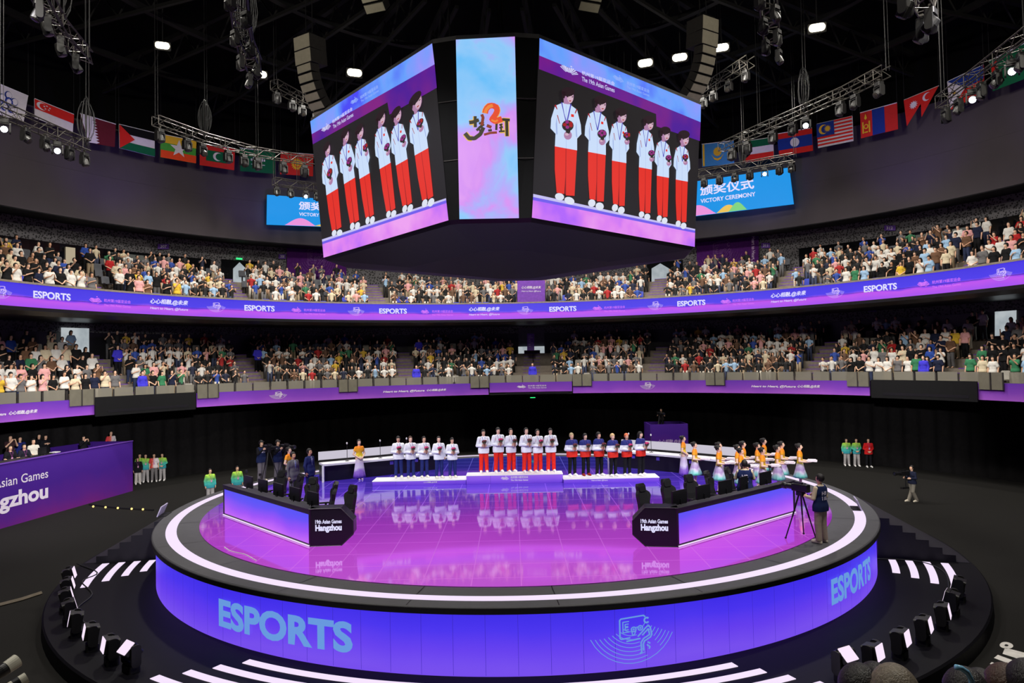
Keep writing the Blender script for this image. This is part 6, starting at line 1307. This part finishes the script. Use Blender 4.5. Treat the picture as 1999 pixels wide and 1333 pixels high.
# camera riser
A_, B2 = at_d(1271, 870, 47.2), at_d(1343, 866, 47.2); zt = at_d(1300, 828, 47.2)[2]
t2 = thing('camera_riser', 'tall purple camera riser with white slogan before the curtain', 'platform', ((A_[0] + B2[0]) / 2, A_[1] + 1.1, ZF)); Lr = B2[0] - A_[0]
for c_, sz in (((0, -1.1, 0), (Lr, .06)), ((-Lr / 2, 0, 0), (.06, 2.2)), ((Lr / 2, 0, 0), (.06, 2.2)), ((0, 1.1, 0), (Lr, .06))): mb = MB(); mb.box((c_[0], c_[1], (zt - ZF) / 2), (*sz, zt - ZF)); mb.build('side_panel', m_bth, t2)
mb = MB(); mb.box((0, 0, zt - ZF - .62), (Lr - .1, 2.1, .06)); mb.build('platform_deck', m_black, t2)
f = lambda u, v: Vector((-Lr / 2 + u * Lr, -1.145, (at_d(1300, 870, 47.2)[2] - ZF) + v)); mb = MB(); put_text(mb, '心心相融,@未来', f, .18, .92, .1, .42, .02, .2); put_text(mb, 'Heart to Heart, @Future', f, .18, .92, -.15, .03, .01, .2); mb.build('slogan', m_ink2, t2)
o = person('person in dark clothes at a camera on top of the purple riser', (t2.location.x - .25, t2.location.y + .1, zt - .59), 1.55, R(-20), 'camera', top=('tee', cloth((40, 34, 36))), bottom=('slim', m_bk), res=.013); video_camera(ahead(o, .6, 1.42), R(20), 'black broadcast camera on the purple riser', True, zt - .59)

# ------------------------------------------------------------------ nearest spectators, cut by the bottom edge
fl = MB(); fl.box((0, -21.5, 2.3), (26, 7, .2)); S(fl.build('floor_near_stand', m_conc))
FG = [(1676, 1306, 3.9, 'fringe', 'black', 'dark-haired person seen from behind, cut by the bottom edge, nearest the square stage lamp'), (1706, 1301, 4.4, 'bun', 'black', 'person with black hair bun seen from behind at the bottom edge'), (1743, 1308, 3.7, 'short', 'grey', 'person with short greying hair seen from behind at the bottom edge'),
      (1882, 1313, 3.9, 'fringe', 'black', 'dark-haired person at the bottom edge below the pale blue stick'), (1912, 1315, 4.1, 'long', 'black', 'long black-haired person at the bottom edge between two others'), (1962, 1306, 3.9, 'short', 'brown', 'brown-haired person at the bottom edge in front of the white floor figures'), (2006, 1298, 3.8, 'fringe', 'black', 'dark-haired person cut by the bottom corner of the picture')]
for x, y, dp, st_, hc, lab in FG:
    p = at_d(x, y, dp); hgt = p[2] - 2.4; person(lab, (p[0], p[1], 2.4), hgt, R(180), 'sides', top=('tee', cloth((34, 34, 40))), bottom=('slim', m_bk), hair=(st_, hc), res=.013)
p = at_d(1877, 1309, 3.7); t2 = thing('light_stick', 'pale blue curved plastic light stick held up among the heads at the bottom edge', 'stick', p); mb = MB(); mb.smooth = True; mb.tube([(-.03, 0, .02), (0, 0, .012), (.03, 0, -.01), (.05, 0, -.05), (.05, 0, -.20)], .014, 8); mb.build('tube', mat('pale_blue_plastic', (130, 190, 226), .3), t2)
# telephoto lens and striped barrel at the corner
m_wl = mat('white_lens', (206, 202, 186), .4); p = at_d(12, 1304, 3.2); t2 = thing('telephoto_lens', 'white telephoto lens with black hood at the bottom corner', 'camera lens', p, R(-24)); t2.scale = (.5, .5, .5); M = Matrix.Rotation(R(18), 3, 'X') @ Matrix.Rotation(-PI / 2, 3, 'X')
mb = MB(); mb.smooth = False; mb.lathe([(.04, -.26), (.045, -.14), (.055, -.04), (.055, .0)], 20, M=M); mb.build('barrel', m_cam, t2); mb = MB(); mb.lathe([(.058, .0), (.062, .1), (.052, .1), (.048, .04), (0, .03)], 20, M=M); mb.build('hood', m_wl, t2); mb = MB(); mb.tube([(0, -.1, -.06), (0, -.12, -.75)], .015); mb.build('monopod', m_cam, t2)
p = at_d(52, 1322, 3.0); t2 = thing('telephoto_lens', 'white and black banded telephoto lens lying low at the bottom corner', 'camera lens', p, R(-40)); t2.scale = (.5, .5, .5); mb = MB()
for k in range(6): mb.mat(k % 2).lathe([(.045, -.05 * k), (.045, -.05 * k - .05), (.0, -.05 * k - .05)] if k else [(0, 0), (.045, 0), (.045, -.05)], 20, M=Matrix.Rotation(R(20), 3, 'X') @ Matrix.Rotation(-PI / 2, 3, 'X'))
mb.build('banded_barrel', [m_wl, m_cam], t2); mb = MB(); mb.tube([(0, -.12, -.06), (0, -.12, -.7)], .015); mb.build('monopod', m_cam, t2)
# painted figures on the floor near the corner
m_paint = mat('floor_white_paint', (214, 210, 206), .8); t2 = thing('floor_lettering', 'big white figures painted on the black floor at the bottom corner', 'floor lettering', (0, 0, ZF))
for tx, q in (('o', ((1947, 1262), (1958, 1250), (1982, 1258), (1972, 1268))), ('1', ((1957, 1276), (1962, 1264), (2040, 1284), (2040, 1302))), ('I', ((1940, 1284), (1948, 1278), (2020, 1304), (2012, 1311))), ('7', ((1921, 1306), (1936, 1292), (2010, 1318), (1999, 1334)))):
    Qp = [at_z(x, y, ZF + .004) - np.array((0, 0, ZF)) for x, y in q]; f = bilin(*Qp); mb = MB(); put_text(mb, tx, lambda u, v: f(v, u) if tx != 'I' else f(u, v), 0, 1, 0, 1, .06); mb.build('figure', m_paint, t2)

# ================================================================== SPECTATORS
SH = [('white T-shirt', (214, 211, 206), 26), ('black T-shirt', (22, 22, 24), 32), ('cream top', (206, 192, 164), 8), ('grey T-shirt', (104, 102, 104), 9), ('navy T-shirt', (30, 35, 58), 9), ('blue shirt', (48, 76, 160), 5), ('pale blue shirt', (150, 182, 214), 5), ('red shirt', (168, 36, 38), 4), ('green shirt', (56, 120, 84), 3), ('yellow shirt', (214, 176, 60), 3), ('pink shirt', (220, 160, 160), 5), ('brown shirt', (104, 76, 58), 4)]
TRS = [('black trousers', (26, 25, 28), 40), ('dark jeans', (48, 56, 84), 20), ('khaki trousers', (150, 132, 108), 12), ('grey trousers', (96, 94, 96), 14), ('pale trousers', (196, 188, 176), 10)]
rs = random.Random(11); pick = lambda L_: rs.choices(L_, [x[2] for x in L_])[0]
SPOT, EMPTY = [], []
for tier, D, AA in (('lower', LOW, AISLE_L), ('upper', UPP, AISLE_U)):
    for i in range(D['n']):
        rr = D['r'] + D['d'] * i + .38; z = D['z'] + D['rise'] * i; a = A1; row = []
        occ = (.95, .95, .94, .92, .86, .62)[i] if tier == 'lower' else (.88, .93, .92, .86, .72, .42)[i]
        while a > A0:
            a -= rs.uniform(.49, .60) / rr
            if any(abs(a - x) < .80 / rr for x in AA): continue
            p = pol(rr + rs.uniform(-.06, .06), a, z); x, y, dep = project(p); xt, yt, _ = project(p + np.array((0, 0, 1.65)))
            if not -25 < x < 2024: continue
            if tier == 'upper' and 640 < x < 1352 and yt < np.interp(x, (640, 780, 1000, 1220, 1352), (508, 540, 550, 540, 488)) - 12: continue
            if tier == 'lower' and i == 5 and 1000 < x < 1075: continue
            if tier == 'upper' and 1008 < x < 1066 and i < 2: continue
            if tier == 'lower' and i < 5 and abs(a - AISLE_L[3]) < 1.3 / rr: continue
            if rs.random() > occ: EMPTY.append((p, a, tier, i)); continue
            row.append([x, dep, p, a, tier, i])
        row.sort(key=lambda r_: r_[0])
        for k, r_ in enumerate(row): r_.append((k + 1, len(row) - k))
        SPOT += row
SPOT.sort(key=lambda r_: r_[1])
N_IND = 236
POSES = ['sides', 'clasp', 'sides', 'clasp', 'clap', 'phone', 'chest', 'one_phone']
for x, dep, p, a, tier, i, (kl, kr) in SPOT[:N_IND]:
    s, t_ = pick(SH), pick(TRS); fem = rs.random() < .42; pose = rs.choice(POSES); h = rs.uniform(1.56, 1.66) if fem else rs.uniform(1.64, 1.78)
    lab = 'person in %s, %s, %s row of %s stand, %s from %s edge' % (s[0], t_[0], ordw(i + 1), tier, ordw(kl if x < 1000 else kr), 'left' if x < 1000 else 'right')
    person(lab, p, h, a - PI / 2 + rs.uniform(-.25, .25), pose, 'stand', ('tee', cloth(s[1])), ('slim', cloth(t_[1])), None, ('long' if fem else rs.choice(('short', 'fringe')), 'black'), rs.choice((0, 0, 1)), .82 if fem else .90, group='spectators in the %s stand' % tier, fine=False)
m_stew = cloth((64, 58, 200))
for k, (x, rr, z, nm) in enumerate(((278, 23.95, 4.45, 'first'), (813, 23.95, 4.45, 'third'), (1040, 23.95, 4.45, 'middle'), (1804, 23.95, 4.45, 'last'))):
    person('steward person in bright blue jacket behind the glass, near the foot of the %s aisle' % nm, pol(rr, phi_at(x, 740, rr), z), 1.72, phi_at(x, 740, rr) - PI / 2, 'sides', top=('jacket', m_stew), bottom=('slim', cloth((40, 40, 90))), fine=False)
for k, (x, i, nm) in enumerate(((230, 3, 'first'), (503, 3, 'second'), (818, 4, 'third'))):
    rr = LOW['r'] + LOW['d'] * i + .3; person('steward person in bright blue jacket up on the steps of the %s aisle' % nm, pol(rr, phi_at(x, 700, rr), LOW['z'] + LOW['rise'] * i), 1.74, phi_at(x, 700, rr) - PI / 2, 'clasp', top=('jacket', m_stew), bottom=('slim', m_bk), fine=False)
# everyone farther off: one crowd
def figure(kind):
    mb = MB(); mb.smooth = True
    mb.mat(0).ball((0, -.008, 1.62), (.078, .095, .115), 7, 5); mb.tube([(0, 0, 1.42), (0, 0, 1.54)], .05, 5)
    mb.mat(1).ball((0, .018, 1.665), (.09, .10, .095), 7, 4)
    mb.mat(2).lathe([(.145, .86), (.150, .95), (.135, 1.1), (.165, 1.3), (.185, 1.40), (.10, 1.47), (.055, 1.49)], 9, sy=.66)
    for s in (-1, 1):
        sh = Vector((s * .19, 0, 1.40)); el = Vector((s * .26, .02, 1.14)); wr = Vector(((s * .26, -.03, .90), (s * .07, -.18, .98), (s * .08, -.27, 1.25), (s * .09, -.28, 1.48))[kind])
        if kind == 3: el = Vector((s * .24, -.12, 1.25))
        mb.mat(2).tube([sh, sh.lerp(el, .75)], .072, 6, r1=.062); mb.mat(0).tube([sh.lerp(el, .7), el, wr], .046, 5, r1=.034)
        mb.mat(3).tube([(s * .08, 0, .98), (s * .10, 0, .5), (s * .11, .01, .03)], .10, 6, r1=.06)
    return np.array(mb.v), mb.f, np.array(mb.mi), len(mb.v)
FIG = [figure(k) for k in range(4)]; CV, CF, CC, base = [], [], [], 0
sk = [lin(c) for c in ((226, 180, 152), (205, 156, 126))]; hr_ = [lin((24, 20, 20)), lin((40, 30, 26))]
for x, dep, p, a, tier, i, _ in SPOT[N_IND:]:
    v, f, mi, n = FIG[rs.choice((0, 1, 1, 0, 2, 3))]; th = a - PI / 2 + rs.uniform(-.3, .3); s = rs.uniform(1.56, 1.76) / 1.755; c_, s_ = math.cos(th), math.sin(th)
    CV.append(np.stack([(v[:, 0] * c_ - v[:, 1] * s_) * s, (v[:, 0] * s_ + v[:, 1] * c_) * s, v[:, 2] * s], 1) + p); CF += [tuple(q + base for q in t) for t in f]; base += n
    col = [rs.choice(sk), rs.choice(hr_), lin(pick(SH)[1]), lin(pick(TRS)[1])]
    for t, m_ in zip(f, mi): CC += [(*col[m_], 1)] * len(t)
me = bpy.data.meshes.new('crowd'); me.from_pydata([tuple(q) for q in np.concatenate(CV)], [], CF); me.update()
ca = me.color_attributes.new('dye', 'FLOAT_COLOR', 'CORNER'); ca.data.foreach_set('color', np.array(CC, np.float32).ravel()); me.polygons.foreach_set('use_smooth', [True] * len(me.polygons))
m_cr, t, b = nodes('crowd_cloth'); at_ = t.nodes.new('ShaderNodeAttribute'); at_.attribute_name = 'dye'; t.links.new(at_.outputs['Color'], b.inputs['Base Color']); b.inputs['Roughness'].default_value = .8; me.materials.append(m_cr)
tag(link('crowd', me), 'standing crowd of distant spectators filling both tiers of the bowl', 'crowd', kind='stuff')
# empty folding seats
mb = MB(); mb.rbox((0, -.10, .44), (.44, .40, .05), .04, axis=2); ME_ST = mb.mesh('seat'); mb = MB(); mb.rbox((0, .12, .66), (.44, .05, .44), .06, Matrix.Rotation(R(-8), 3, 'X'), axis=1); ME_SB = mb.mesh('backrest'); mb = MB(); mb.box((0, .06, .21), (.06, .10, .42)); ME_SP = mb.mesh('post')
m_ss = {'lower': mat('pale_seat', (150, 146, 138), .5), 'upper': mat('dark_seat', (70, 72, 80), .5), 'blue': mat('blue_seat', (36, 56, 170), .5)}
NE = {}
EMPTY.sort(key=lambda e: project(e[0])[0])
for p, a, tier, i in EMPTY:
    NE[tier, i] = NE.get((tier, i), 0) + 1
    k = 'blue' if tier == 'upper' and i < 2 else tier
    o = thing('stadium_seat', 'empty %s folding seat, %s row of %s stand, %s empty one from left' % ({'lower': 'pale', 'upper': 'dark grey', 'blue': 'blue'}[k], ordw(i + 1), tier, ordw(NE[tier, i])), 'seat', p, a - PI / 2, 'empty %s seats' % {'lower': 'pale', 'upper': 'dark', 'blue': 'blue'}[k])
    link('seat', ME_ST, o, m_ss[k]); link('backrest', ME_SB, o, m_ss[k]); link('post', ME_SP, o, m_post)
